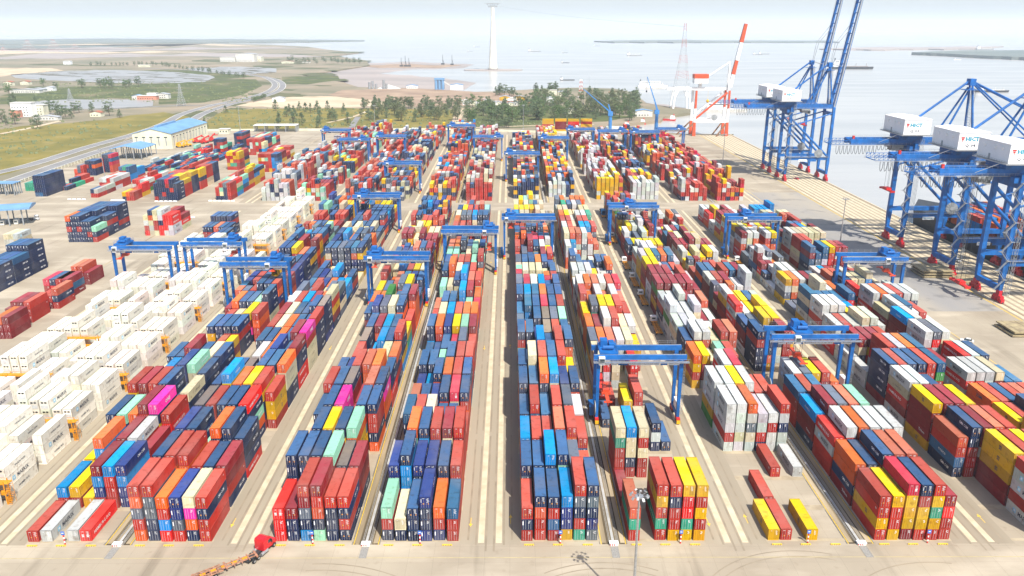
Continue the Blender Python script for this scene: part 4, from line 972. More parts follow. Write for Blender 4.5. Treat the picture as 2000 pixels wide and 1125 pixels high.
    m = MB(); m.box(-6.5, 3.5, 1.5, 15.5, ZG + 1.4, hz0 - .5); m.box(-3, 2, 0, 17, ZG - 3.8, ZG - 1.4); part('machinery_support', m, M_blue, r)
    m = MB(); [m.box(-30 + q, -29 + q, 4.9, 5.9, ZG + 1.4, ZG + 3.0) for q in (0,)]; part('beacon_housing', m, M_red, r)
    # apex
    ax, az = GA - 3.5, 83.0
    for y in (4.5, 12.5): m = MB(); m.tube((GA, y, ZG), (ax, 8.5 + (y - 8.5) * .25, az), .65, 8, .5); part('apex_leg', m, M_blue, r)
    for y in (4.5, 12.5): m = MB(); m.tube((GA - 16, y, ZG + 1), (ax - .5, 8.5 + (y - 8.5) * .25, az - 3), .5, 8); part('apex_brace', m, M_blue, r)
    m = MB(); m.box(ax - 1.4, ax + 1.4, 6.6, 10.4, az - 2.0, az + 1.2); m.box(ax - 4, ax + 3, 5.0, 12, az - 4.2, az - 4.0)
    part('apex_head', m, M_blue, r)
    m = MB(); m.tube((hx1 - 1, 8.5, hz1 + .5), (ax - 1, 8.5, az), .6, 8); part('back_stay', m, M_blue, r)
    m = MB()
    for z in np.arange(ZG + 2, az - 4, 1.3): m.beam((GA - 1, 7.4, z), (GA - 2.2, 9.4, z + 1.3), .12); m.beam((GA - 2.2, 9.4, z), (GA - 1, 7.4, z + 1.3), .12)
    for xx, yy in ((GA - 1, 7.4), (GA - 2.2, 9.4)): m.beam((xx, yy, ZG), (xx, yy, az - 4), .15)
    part('apex_stair', m, M_rod, r)
    # boom
    hinge = Vector((GA + 1.8, 0, ZG)); ang = R(82) if up else 0; L_ = 76 if up else 64; ux = Vector((math.cos(ang), 0, math.sin(ang))); vx = Vector((-math.sin(ang), 0, math.cos(ang)))
    for y in (5.0, 12.0):
        m = MB(); p = hinge + Vector((0, y, 0)); m.beam(p, p + ux * L_, 1.7, 2.4, 1.4, 1.8); part('boom', m, M_blue, r)
    m = MB()
    for t in np.arange(2, L_, 7): p = hinge + ux * t; m.beam(p + Vector((0, 5.8, 0)), p + Vector((0, 11.2, 0)), .6)
    m.beam(hinge + ux * L_ + Vector((0, 4, 0)), hinge + ux * L_ + Vector((0, 13, 0)), 1.6); part('boom_crosspiece', m, M_blue, r)
    m = MB()
    for y in (3.6, 13.2):
        p = hinge + Vector((0, y, 0)); m.beam(p + vx * .2, p + ux * L_ + vx * .2, .8, .1)
        for q in (.7, 1.2): m.beam(p + vx * q, p + ux * L_ + vx * q, .07)
    part('boom_walkway', m, M_rod, r)
    for y in (5.0, 12.0):
        m = MB(); a = Vector((ax, 8.5 + (y - 8.5) * .3, az))
        if not up: m.tube(a, hinge + ux * 30 + Vector((0, y, 1.2)), .42, 8); m.tube(a, hinge + ux * 58 + Vector((0, y, 1.2)), .42, 8)
        else:
            for t in (28, 56): p = hinge + ux * t + Vector((0, y, 0)) + vx * 1.3; k = a + Vector((1.0, 0, 2)); mid = (p + k) / 2 + Vector((-2.0 - t * .03, 0, 0)); m.tube(k, mid, .16, 6); m.tube(mid, p, .16, 6)
        part('fore_stay', m, M_blue if not up else M_grey, r)
    # trolley, cab, spreader
    tx, zs = {'Q 03': (-7, 28), 'Q 04': (12, 44), 'Q 05': (-12, 5)}.get(num, (12, 40))
    m = MB(); m.box(tx - 3, tx + 3, 4.2, 12.8, ZG - 3.2, ZG - 1.7); m.box(tx - 2, tx + 2, 6, 11, ZG - 4.6, ZG - 3.2); tr = part('trolley', m, M_grey, r)
    m = MB(); m.box(tx + 3, tx + 5.2, 9, 11.4, ZG - 6.0, ZG - 3.0); cb = part('operator_cab', m, M_white, tr)
    m = MB(); m.box(tx + 3.1, tx + 5.1, 8.95, 9, ZG - 5.4, ZG - 3.6); part('window', m, M_glass, cb)
    m = MB(); m.box(tx - 1, tx + 1, 2.6, 14.6, zs, zs + .6); m.box(tx - 1.3, tx + 1.3, 6.6, 10.6, zs + .2, zs + 1.6); m.box(tx - 1.2, tx + 1.2, 2.2, 2.8, zs - .2, zs + .8); m.box(tx - 1.2, tx + 1.2, 14.4, 15, zs - .2, zs + .8); part('spreader', m, M_red, r)
    m = MB()
    for x in (-1, 1):
        for y in (7, 10): m.tube((tx + x, y, zs + 1.4), (tx + x, y, ZG - 4.6), .06, 5)
    part('hoist_rope', m, M_dark, r)
    # zigzag stair on the near landside leg, lift, cable reel
    m = MB(); z = 6.0; s = 1
    while z < 50:
        m.beam((-2.0 - 1.6 * s, -1.8, z), (-2.0 + 1.6 * s, -1.8, z + 4.0), .9, .16); m.box(-4.4 if s < 0 else -.8, -3.0 if s < 0 else .9, -2.4, -1.0, z + 3.95, z + 4.08)
        m.beam((-2.0 - 1.6 * s, -2.3, z + 1.0), (-2.0 + 1.6 * s, -2.3, z + 5.0), .07); z += 4.0; s = -s
    part('stair', m, M_rod, r)
    m = MB()
    for q in ((1.3, -1.4), (2.6, -1.4), (1.3, -2.6), (2.6, -2.6)): m.beam((q[0], q[1], 3), (q[0], q[1], 56), .12)
    for zz in np.arange(4, 56, 2.2): m.beam((1.3, -2.6, zz), (2.6, -2.6, zz + 2.2), .08); m.beam((1.3, -2.6, zz), (2.6, -2.6, zz), .08)
    part('lift_mast', m, M_grey, r)
    m = MB(); m.tube((GA - 8, -1.4, 20.5), (GA - 8, -2.0, 20.5), 3.0, 26); m.tube((GA - 8, -1.2, 20.5), (GA - 8, -2.3, 20.5), 1.0, 14)
    for t in range(14): a = t * math.pi / 7; m.beam((GA - 8, -2.1, 20.5), (GA - 8 + 3.1 * math.cos(a), -2.1, 20.5 + 3.1 * math.sin(a)), .22)
    part('cable_reel', m, M_grey, r)
    return r
make_sts('s', 'nearest quay crane, number Q 05, boom lowered over the ship', 312, False, 'Q 05')
make_sts('s', 'quay crane with white house reading Q 04, boom lowered', 349, False, 'Q 04')
make_sts('s', 'quay crane marked Q 03 with lowered boom, leftmost of the near three', 399, False, 'Q 03')
make_sts('s', 'nearer of two quay crane with raised boom', 583, True, 'Q 02')['label'] = 'nearer of the two blue quay cranes with raised booms'
make_sts('s', 'x', 619, True, 'Q 01')['label'] = 'farther of the two blue quay cranes with raised booms'

# ------------------------------------------------------------------ red and white quay crane
M_rw = mat('crane_vermilion', (.62, .08, .02), .5)
def old_crane():
    Y = G(1380, 262)[1] - 14; r = thing('harbour_crane', 'red and white quay crane with raised striped boom at the far berth', 'quay crane', (192, Y, 0))
    for x in (0, 34):
        for y in (0, 16):
            m = MB(); m.beam((x, y, 0), (x, y, 14), 3.4, 3.4, 2.4, 2.4); part('leg_base', m, M_rw, r)
            m = MB(); m.beam((x, y, 14), (x, y, 28), 2.2); part('leg', m, M_white, r)
            m = MB(); m.beam((x, y, 28), (x, y, 46), 2.1, 2.1, 1.8, 1.8); part('leg', m, M_rw if x == 34 or y == 0 else M_white, r)
            m = MB(); m.beam((x, y, 14), (x + (-16 if x == 0 else -12), y - 6, 0), 1.1); part('lashing_strut', m, M_rust, r)
    for y in (0, 16):
        m = MB(); m.tube((0, y, 17), (32, y, 44), 1.1, 8); part('diagonal_brace', m, M_white if y else M_rw, r)
        m = MB(); m.box(0, 34, y - 1.2, y + 1.2, 13.6, 16.6); part('portal_beam', m, M_white, r)
    m = MB(); m.box(-29, 36, 6.7, 9.3, 46.0, 48.8); part('girder', m, M_white, r)
    m = MB(); m.box(-2, 12, 3, 13, 53, 58); hs = part('machinery_house', m, M_white, r); m = MB(); m.box(-2.3, 12.3, 2.7, 13.3, 58, 62); part('roof', m, M_rw, hs)
    m = MB(); m.beam((5, 8, 49), (5, 8, 53), 3); part('house_pedestal', m, M_white, r)
    for y in (4, 12): m = MB(); m.beam((34, y, 46), (34, 8, 74), 1.4, 1.4, 1, 1); part('apex_leg', m, M_white, r)
    m = MB(); m.tube((10, 8, 58), (34, 8, 74), .7, 8); part('back_stay', m, M_white, r)
    for i, (a, b_, c) in enumerate(((0, 13, M_white), (13, 27, M_rw), (27, 45, M_white), (45, 63, M_rw))):
        u = Vector((math.cos(R(80)), 0, math.sin(R(80)))); p = Vector((36, 8, 49)); m = MB(); m.beam(p + u * a, p + u * b_, 3.6, 4.2, 3.0, 3.6); part('boom', m, c, r)
    m = MB(); m.tube((20, -1, 19), (20, -1.6, 19), 3, 20); m.tube((20, -1, 19), (20, -1.8, 19), 1, 12); part('cable_reel', m, M_grey, r)
    m = MB()
    for i in range(14):
        x = -27 + i * 1.9
        for a in range(6): t0, t1 = a / 6 * math.pi, (a + 1) / 6 * math.pi; m.beam((x + .8 - .8 * math.cos(t0), 6.3, 46 - 4 * math.sin(t0)), (x + .8 - .8 * math.cos(t1), 6.3, 46 - 4 * math.sin(t1)), .14)
    part('festoon_cable', m, M_grey, r)
    m = MB(); m.tube((14, 8, 46), (14, 8, 36), .08, 5); m.ball((14, 8, 34.8), (1.5, 1.5, 1.8)); part('hook_block', m, M_yel, r)
old_crane()
def jib_crane(x, y, a0, lb):
    r = thing('jib_crane', lb, 'jib crane', (x, y, 0), 0, 'blue slewing jib cranes at the far wharf')
    M = mat('jib_blue', (.04, .22, .55), .5)
    m = MB(); m.tube((0, 0, 0), (0, 0, 19), 2.0, 12, 1.7); part('pedestal', m, M, r)
    m = MB(); m.box(-2.6, 2.2, -2.2, 2.2, 19, 23.5); m.beam((0, 0, 23), (-2.5, 0, 31), 1.2); part('slewing_cabin', m, M, r)
    tip = Vector((math.cos(R(a0)) * 38, 0, 22 + math.sin(R(a0)) * 38)); m = MB(); m.beam((1, 0, 22), tip, 1.2, 1.3, .5, .6); part('jib', m, M, r)
    m = MB(); m.tube((-2.5, 0, 31), tip, .14, 5); part('luffing_rope', m, M_grey, r)
    m = MB(); m.tube(tip, (tip.x, 0, tip.z - 14), .12, 5); m.ball((tip.x, 0, tip.z - 15), (.8, .8, 1.2)); part('hook', m, M_dark, r)
X, Y = G(1191, 262); jib_crane(X, Y, 140, 'blue jib crane with jib leaning left, before the wooded point')
X, Y = G(1281, 258); jib_crane(X, Y, 109, 'blue jib crane with steep jib beside the blue-roofed shed')

# ------------------------------------------------------------------ light masts
def mast(px, py, top_py, lb, X=None, Y=None, H=None, s=1):
    if X is None:
        X, Y = G(px, py); zc = Y * CP + CAM_H * SP; k = (top_py - 562.5) / F_PX
        H = CAM_H - (k * Y * CP + Y * SP) / (CP - k * SP)
    r = thing('light_mast', lb, 'light mast', (X, Y, 0), 0, 'high mast lights')
    m = MB(); m.tube((0, 0, 0), (0, 0, H), .30 * s, 10, .17 * s); part('pole', m, M_rod, r)
    m = MB(); m.tube((0, 0, H - .6), (0, 0, H - .4), .8, 14); m.tube((0, 0, H), (0, 0, H + .8), .08, 6); hd = part('lamp_ring', m, M_rod, r)
    for i in range(10):
        a = i * math.pi / 5; m = MB(); c, s_ = math.cos(a), math.sin(a); m.beam((c * .7, s_ * .7, H - .5), (c * 1.6, s_ * 1.6, H - .35), .07); m.beam((c * 1.4, s_ * 1.4, H - .15 + .3 * (i % 2)), (c * 1.85, s_ * 1.85, H - .55 + .3 * (i % 2)), .42, .22); part('floodlight', m, M_rod, hd)
    m = MB(); m.box(-.7, .7, -.7, .7, 0, .5); part('footing', m, M_drain, r)
mast(0, 0, 0, 'tall grey light mast in the foreground before the blocks', 24.1, 128, 26.6)
mast(1641, 472, 388, 'light mast on the apron right of the containers')
mast(208, 366, 290, 'light mast in the left yard by red and white boxes'); mast(552, 392, 318, 'light mast in front of the white reefers, mid left')
mast(470, 257, 208, 'light mast near the far left end of the yard'); mast(733, 256, 206, 'light mast before casuarinas left of dirt track')
mast(1022, 252, 205, 'light mast behind the middle of the back yard'); mast(1411, 322, 262, 'light mast on the quay side of the back yard')

# ------------------------------------------------------------------ vehicles
M_wcab = mat('cab_white', (.75, .75, .74), .3); M_rcab = mat('cab_red', (.62, .012, .02), .3)
def wheel(r, x, y, rr=.5, w=.35, name='wheel'):
    m = MB(); m.tube((x - w / 2, y, rr), (x + w / 2, y, rr), rr, 16); wo = part(name, m, M_black, r)
    m = MB(); sx = 1 if x > 0 else -1; m.tube((x + sx * w / 2, y, rr), (x + sx * (w / 2 + .03), y, rr), rr * .5, 10); part('rim', m, M_rod, wo)
def skeletal(r, col, y0, L=12.2):
    """skeletal trailer from y0 backwards (towards -y)"""
    m = MB()
    for x in (-.5, .5): m.box(x - .09, x + .09, y0 - L, y0, 1.05, 1.35)
    for i in range(9): y = y0 - .3 - i * (L - .6) / 8; m.box(-1.2, 1.2, y - .1, y + .1, 1.1, 1.32)
    for i in (0, 4, 8): y = y0 - .3 - i * (L - .6) / 8; m.box(-1.25, 1.25, y - .22, y + .22, 1.3, 1.42)
    m.box(-1.25, -1.1, y0 - L, y0 - 7.5, 1.1, 1.3); m.box(1.1, 1.25, y0 - L, y0 - 7.5, 1.1, 1.3)
    part('trailer_frame', m, col, r)
    for k in (1.4, 2.7, 4.0):
        for x in (-1, 1): wheel(r, x * .98, y0 - L + k + .3, .5, .5, 'trailer_wheel')
def make_truck(lb, x, y, rz, cabm, load=None, deck=None, group=None):
    """cab faces local +y, trailer behind"""
    r = thing('terminal_tractor', lb, 'truck', (x, y, 0), rz, group)
    m = MB(); m.box(-1.15, 1.15, .2, 2.2, .9, 2.7); m.geo([(-1.1, .3, 2.7), (1.1, .3, 2.7), (1.1, 2.0, 2.7), (-1.1, 2.0, 2.7), (-.95, .4, 3.0), (.95, .4, 3.0), (.95, 1.7, 3.0), (-.95, 1.7, 3.0)], [(4, 5, 6, 7), (0, 1, 5, 4), (1, 2, 6, 5), (2, 3, 7, 6), (3, 0, 4, 7)])
    m.box(-1.2, 1.2, 1.8, 2.4, .45, 1.0); cb = part('cab', m, cabm, r)
    m = MB(); m.box(-1.0, 1.0, 2.2, 2.23, 1.75, 2.55); m.box(-1.18, -1.15, .8, 1.9, 1.8, 2.5); m.box(1.15, 1.18, .8, 1.9, 1.8, 2.5); m.box(-.7, .7, .17, .2, 1.8, 2.4); part('window', m, M_glass, cb)
    for q in (-1.45, 1.2): m = MB(); m.box(q, q + .25, 2.0, 2.1, 1.9, 2.5); part('mirror', m, M_black, cb)
    m = MB(); m.box(-.45, .45, -3.2, 1.8, .6, .9); m.box(-.7, .7, -2.4, -1.4, .95, 1.1); part('chassis', m, M_dark, r)
    for yy in (1.5, -1.6):
        for xx in (-1, 1): wheel(r, xx * 1.0, yy)
    skeletal(r, deck or M_rack, -1.0)
    if load is not None: pass
    return r
M_tan = mat('trailer_tan', (.45, .22, .13), .6, noise=.25, scale=2)
def tractor():
    x, y = G(505, 1080); r = make_truck('x', x, y, 0, M_wcab, group='x')
    return r
tl = [(1220, 514, 'empty orange trailer truck, second farthest of the right-hand row'), (1235, 546, 'empty orange trailer truck, middle of the parked row'), (1250, 580, 'empty orange trailer truck, second nearest of the row'), (1277, 632, 'empty orange trailer truck nearest the camera, beside grey stacks'), (1193, 465, 'empty orange trailer truck farthest back in the row'), ]
t0 = None
for px, py, lb in tl:
    Y = G(px, py)[1]; X = 55.6
    if t0 is None: t0 = make_truck(lb, X, Y, 0, M_wcab, group='white tractors with orange trailers parked in lane')
    else: dup(t0, (X, Y, 0), 0, lb)
dup(t0, (110.6, G(1448, 513)[1], 0), 0, 'white tractor with orange trailer beside the right-hand gantry crane leg')
# red tractor with bent trailer in front: cab and trailer are two things, coupled
X, Y = G(508, 1082)
r = thing('road_tractor', 'red road tractor unit turning before the stacks', 'truck', (X, Y, 0), R(-24))
m = MB(); m.box(-1.25, 1.25, .0, 2.5, 1.0, 3.2); m.geo([(-1.25, 0, 3.2), (1.25, 0, 3.2), (1.25, 2.5, 3.2), (-1.25, 2.5, 3.2), (-1.1, .1, 3.75), (1.1, .1, 3.75), (1.1, 1.6, 3.75), (-1.1, 1.6, 3.75)], [(4, 5, 6, 7), (0, 1, 5, 4), (1, 2, 6, 5), (2, 3, 7, 6), (3, 0, 4, 7)])
m.geo([(-1.15, 2.5, .8), (1.15, 2.5, .8), (1.0, 4.3, .8), (-1.0, 4.3, .8), (-1.15, 2.5, 2.1), (1.15, 2.5, 2.1), (.95, 4.2, 1.7), (-.95, 4.2, 1.7)], [(0, 3, 2, 1), (4, 5, 6, 7), (0, 1, 5, 4), (1, 2, 6, 5), (2, 3, 7, 6), (3, 0, 4, 7)])
cb = part('cab', m, M_rcab, r)
m = MB(); m.geo([(-1.05, 2.52, 2.2), (1.05, 2.52, 2.2), (1.05, 2.52, 3.0), (-1.05, 2.52, 3.0)], [(0, 1, 2, 3)]); m.box(1.25, 1.27, 1.5, 2.4, 2.1, 2.9); m.box(-1.27, -1.25, 1.5, 2.4, 2.1, 2.9); part('window', m, M_glass, cb)
for q in (-1.6, 1.35): m = MB(); m.box(q, q + .25, 2.3, 2.4, 2.0, 2.8); part('mirror', m, M_black, cb)
m = MB(); m.box(-.45, .45, -4.0, 4.0, .6, .95); m.box(-.8, .8, -3.2, -1.8, .95, 1.15); part('chassis', m, M_dark, r)
m = MB(); m.tube((1.15, -.9, .75), (1.15, 1.2, .75), .36, 10); m.tube((-1.15, -.9, .75), (-1.15, 1.2, .75), .36, 10); part('fuel_tank', m, M_rod, r)
for yy in (3.3, -1.7, -3.0):
    for xx in (-1, 1): wheel(r, xx * 1.05, yy, .52, .4)
hx = X + math.sin(R(24)) * -2.3; hy = Y - math.cos(R(24)) * 2.3
r = thing('skeletal_trailer', 'rusty orange skeletal trailer hitched behind the red tractor', 'trailer', (hx, hy, 0), R(-53))
skeletal(r, M_tan, 1.0, 13.5)
m = MB(); [m.box(-.35, .35, -11 + i * 2.2, -9.9 + i * 2.2, 1.1, 1.3) for i in range(5)]; part('deck_plate', m, M_rack, r)
# blue truck on the cross road, white cab at the gate, car on the apron
Y = G(1173, 424)[1]; r = make_truck('small truck carrying a sky blue box across the yard road', 56.5, Y + 9, 0, M_dark, group='none'); del r['group']
bx = container_body('S', L20).mesh('container_body', CM['S']); t = thing('tank_box', 'sky blue box riding on a trailer on the cross road', 'container', (56.5 - 1.22, Y - 1.0, 1.43)); link('container_body', bx, t)
X, Y = G(68, 430); r = make_truck('white road truck leaving the blue-roofed gate', X, Y, R(-75), M_wcab, deck=M_dark, group='n'); del r['group']
def car(lb, x, y, rz, m_):
    r = thing('parked_car', lb, 'car', (x, y, 0), rz); m = MB()
    m.geo([(-.85, -2.2, .35), (.85, -2.2, .35), (.85, 2.2, .35), (-.85, 2.2, .35), (-.88, -2.2, .95), (.88, -2.2, .95), (.88, 2.2, .8), (-.88, 2.2, .8)], [(0, 3, 2, 1), (4, 5, 6, 7), (0, 1, 5, 4), (1, 2, 6, 5), (2, 3, 7, 6), (3, 0, 4, 7)])
    bd = part('body', m, m_, r); m = MB(); m.geo([(-.82, -1.6, .92), (.82, -1.6, .92), (.82, 1.0, .85), (-.82, 1.0, .85), (-.66, -1.1, 1.45), (.66, -1.1, 1.45), (.66, .3, 1.45), (-.66, .3, 1.45)], [(0, 1, 5, 4), (1, 2, 6, 5), (2, 3, 7, 6), (3, 0, 4, 7)]); part('windows', m, M_glass, bd)
    m = MB(); m.box(-.67, .67, -1.12, .32, 1.45, 1.49); part('roof', m, m_, bd)
    for yy in (-1.4, 1.4):
        for xx in (-1, 1): wheel(r, xx * .8, yy, .32, .2)
X, Y = G(1888, 668); car('white car parked on the apron behind red boxes', X, Y, R(60), M_wcab)
X, Y = G(1555, 350); car('red car between the legs of the raised-boom cranes', X, Y, R(20), M_rcab)
X, Y = G(1868, 510); car('white van beneath the middle quay crane', X, Y, R(10), M_wcab)
# hatch covers on the apron
M_hatch = mat('weathered_deck', (.38, .31, .17), .85, scale=.4, col2=(.22, .17, .10)); 
def hatch(lb, x, y, n, rz=0):
    r = thing('hatch_cover', lb, 'hatch cover', (x, y, 0), rz, 'ship hatch covers laid on the apron')
    for i in range(n):
        m = MB(); z = i * 1.3; o = (i % 2) * .5; m.box(-7 + o, 7 + o, -6, 6, z + .35, z + .9); [m.box(-6.5 + o, 6.5 + o, q - .15, q + .15, z, z + .35) for q in (-5.5, -2, 2, 5.5)]; [m.box(q + o - .1, q + o + .1, -6, 6, z + .9, z + .98) for q in (-5, 0, 5)]
        part('cover_panel', m, M_hatch, r)
X, Y = G(1818, 536); hatch('stack of three brown hatch covers left of the near quay cranes', X, Y, 3)
X, Y = G(1893, 546); hatch('single brown hatch cover under the red spreader', X, Y, 1)
X, Y = G(1995, 648); hatch('brown hatch covers at the right edge of the apron', X, Y, 2)

# ------------------------------------------------------------------ buildings
M_broof = mat('blue_roof_sheet', (.16, .32, .52), .5, noise=.1, scale=.1); M_cream = mat('cream_wall', (.72, .70, .52), .8, scale=.1); M_pwall = mat('pale_plaster', (.66, .64, .58), .8, scale=.3)
M_rroof = mat('red_roof_tile', (.40, .13, .07), .8, scale=.5); M_groof = mat('grey_roof_sheet', (.42, .44, .46), .6, scale=.2)
def gable(nm, lb, p, ux, uy, w, d, h, rh, wallm, roofm, ridge='d', vent=False, openf=False, wins=None):
    """p = near corner on the ground; ux, uy: unit directions of width w and depth d"""
    r = thing(nm, lb, 'building', (p[0], p[1], 0), math.atan2(ux[1], ux[0]))
    m = MB()
    if openf:
        for x in np.linspace(0, w, 5):
            for y in np.linspace(0, d, 4): m.box(x - .3, x + .3, y - .3, y + .3, 0, h)
        part('column', m, M_grey, r)
    else:
        m.box(0, w, 0, d, 0, h)
        if ridge == 'd': m.geo([(0, 0, h), (w, 0, h), (w / 2, 0, h + rh), (0, d, h), (w, d, h), (w / 2, d, h + rh)], [(0, 1, 2), (5, 4, 3)])
        part('wall', m, wallm, r)
    m = MB(); e = .6
    if ridge == 'd': m.geo([(-e, -e, h - .1), (w / 2, -e, h + rh), (w + e, -e, h - .1), (-e, d + e, h - .1), (w / 2, d + e, h + rh), (w + e, d + e, h - .1), (w / 2, -e, h + rh + .3), (w / 2, d + e, h + rh + .3), (-e, -e, h + .2), (-e, d + e, h + .2), (w + e, -e, h + .2), (w + e, d + e, h + .2)],
        [(8, 6, 7, 9), (6, 10, 11, 7), (0, 3, 4, 1), (1, 4, 5, 2), (0, 8, 9, 3), (2, 5, 11, 10), (0, 1, 6, 8), (1, 2, 10, 6), (3, 9, 7, 4), (4, 7, 11, 5)])
    else: m.box(-e, w + e, -e, d + e, h, h + .4)
    rf = part('roof', m, roofm, r)
    if vent: m = MB(); m.box(w / 2 - 1.2, w / 2 + 1.2, d * .12, d * .6, h + rh + .1, h + rh + 1.6); part('ridge_vent', m, M_broof, rf)
    if wins:
        for face, n, x0, sp, z0, ww, wh in wins:
            for i in range(n):
                m = MB(); q = x0 + sp * i
                if face == 'f': m.box(q, q + ww, -.06, 0, z0, z0 + wh)
                else: m.box(w, w + .06, q, q + ww, z0, z0 + wh)
                part('window', m, M_glass if wh < 4 else M_grey, r)
    return r
a = G(337, 292); bcorner = G(258, 290); e2 = G(389, 268)
W1 = math.hypot(a[0] - bcorner[0], a[1] - bcorner[1]); ux = ((a[0] - bcorner[0]) / W1, (a[1] - bcorner[1]) / W1)
gable('warehouse', 'large cream warehouse with pale blue gable roof behind the left yard', (G(262, 291)[0], G(262, 291)[1]), (1, 0), (0, 1), 36, 92, 14, 4.5, M_cream, M_broof, vent=True,
      wins=[('f', 5, 3, 6.8, 3, 1.0, 7), ('f', 5, 2, 6.8, 10.2, 3, 1), ('r', 11, 5, 8, 3, 1.0, 7), ('r', 11, 4, 8, 10.2, 3, 1)])
X, Y = G(218, 312); gable('shed', 'open shed with blue roof beside the cream warehouse', (X, Y), (1, 0), (0, 1), 26, 30, 9, 2.5, M_grey, M_broof, openf=True)
X, Y = G(497, 258); gable('canopy_building', 'long white-roofed open shelter behind the back yard', (X, Y), (1, 0), (0, 1), 45, 12, 7, 1, M_pwall, M_white, ridge='n', openf=True)
X, Y = G(428, 262); gable('small_office', 'small cream office beyond the warehouse yard', (X, Y), (1, 0), (0, 1), 10, 8, 5, 1, M_cream, M_pwall, ridge='n', wins=[('f', 3, 1, 3, 2, 1.4, 1.4)])
# gate canopy at the left edge
X, Y = G(-60, 445)
r = thing('gate_canopy', 'light blue gate canopy over check lanes at left edge', 'gate', (X, Y, 0), R(18))
m = MB(); m.box(-30, 33, -5, 11, 9.5, 10.4); m.geo([(-30, -5, 10.4), (33, -5, 10.4), (33, 11, 10.4), (-30, 11, 10.4), (-30, 3, 11.6), (33, 3, 11.6)], [(0, 1, 5, 4), (2, 3, 4, 5), (1, 2, 5), (3, 0, 4)]); part('roof', m, M_broof, r)
for i in range(9):
    for y in (-2.5, 8): m = MB(); m.box(-28 + i * 7 - .3, -28 + i * 7 + .3, y - .3, y + .3, 0, 9.5); part('column', m, M_grey, r)
for i in range(8): m = MB(); m.box(-26.5 + i * 7, -24.5 + i * 7, 0, 5, .2, 3.0); bt = part('booth', m, M_pwall, r); m = MB(); m.box(-26.3 + i * 7, -24.7 + i * 7, -.05, 0, 1.3, 2.4); part('window', m, M_glass, bt)
X, Y = G(-40, 382); gable('canopy_building', 'second blue canopy roof behind the gate at left edge', (X, Y), (1, 0), (0, 1), 24, 8, 8, 1, M_grey, M_broof, ridge='n', openf=True)
def plain_house(i, px, py, w, d, h, wm, rm, lb, fl=1):
    x, y = G(px, py); wins = [('f', max(1, int(w / 4)), 1.2, 3.6, 1.2 + 3.2 * f, 1.4, 1.4) for f in range(fl)]
    gable('house', lb, (x, y), (1, 0), (0, 1), w, d, h, 0 if rm is M_pwall else 1.8, wm, rm, 'n' if rm is M_pwall else 'd', wins=wins)['group'] = 'buildings scattered beyond the yard'
M_ored = mat('salmon_wall', (.6, .25, .16), .8)
HS = [(24, 228, 26, 12, 17, M_white, M_pwall, 'white four-storey house with flat roof at far left', 4), (56, 226, 20, 12, 13, M_cream, M_pwall, 'cream three-storey block right of the white one', 3),
      (22, 230, 10, 8, 9, M_ored, M_pwall, 'salmon house in front of the white block', 2), (66, 235, 30, 8, 4, M_pwall, M_groof, 'long low shed below the pale blocks', 1), (176, 228, 14, 9, 5, M_cream, M_rroof, 'red-roofed farmhouse by the pond', 1),
      (258, 194, 14, 10, 5, M_pwall, M_broof, 'small blue-roofed house at left of pond row', 1), (268, 195, 30, 10, 6, M_ored, M_pwall, 'long salmon building on the pond bank', 1), (288, 194, 14, 9, 9, M_white, M_pwall, 'white tall house in the pond row', 2),
      (302, 193, 22, 10, 7, M_pwall, M_groof, 'grey-roofed house at right of pond row', 2), (20, 182, 50, 12, 5, M_pwall, M_groof, 'long grey village shed at left', 1), (52, 180, 30, 12, 5, M_pwall, M_groof, 'second grey village shed', 1),
      (86, 178, 16, 12, 6, M_white, M_groof, 'small white village house left of ponds', 1), (8, 168, 14, 12, 7, M_cream, M_rroof, 'red-roofed village house at left edge', 2), (40, 166, 16, 12, 6, M_cream, M_rroof, 'second red-roofed village house', 1),
      (124, 126, 21, 12, 10, M_white, M_pwall, 'isolated white cube building on the far plain', 3), (430, 121, 48, 30, 14, M_pwall, M_pwall, 'pale annex left of the large plant hall', 2),
      (461, 121, 58, 50, 24, M_pwall, M_groof, 'large pale plant hall with dark gable roof', 2), (497, 120, 22, 30, 14, M_cream, M_pwall, 'cream annex right of the plant hall', 2),
      (270, 131, 32, 10, 6, M_cream, M_pwall, 'long pale building behind fish ponds', 1), (550, 124, 36, 10, 6, M_cream, M_rroof, 'row of low houses by the far shore', 1), (590, 123, 24, 10, 6, M_pwall, M_rroof, 'red-roofed far shore house', 1),
      (532, 198, 18, 8, 5, M_white, M_groof, 'white hut on the sand plot', 1), (1190, 187 + 4, 16, 10, 8, M_cream, M_rroof, 'cream villa among the trees on the point', 2), (1063, 200, 18, 10, 6, M_white, M_groof, 'white-roofed hut among trees', 1),
      (1071, 186, 14, 10, 8, M_cream, M_pwall, 'cream hillside house left of the mast', 2), (1090, 190, 18, 10, 8, M_cream, M_groof, 'terracotta and cream house before red mast', 2), (976, 196, 16, 8, 5, M_yel, M_groof, 'yellow-walled shed left of the trees', 1),
      (1005, 196, 16, 8, 5, M_yel, M_groof, 'second yellow-walled shed by the trees', 1), (1104, 222, 12, 8, 6, M_cream, M_pwall, 'small cream hut inside the wood', 1), (880, 176, 22, 12, 9, M_white, M_broof, 'white shed with blue roof at the works', 1),
      (794, 173, 20, 10, 5, M_white, M_broof, 'low blue-roofed shed on the soil site', 1), (1240, 228, 22, 10, 7, M_pwall, M_broof, 'blue-roofed shed at the root of the spit', 1)]
for i, q in enumerate(HS): plain_house(i, *q)
hx_ = sorted((rnd.uniform(900, 1040), rnd.uniform(198, 207)) for _ in range(26))
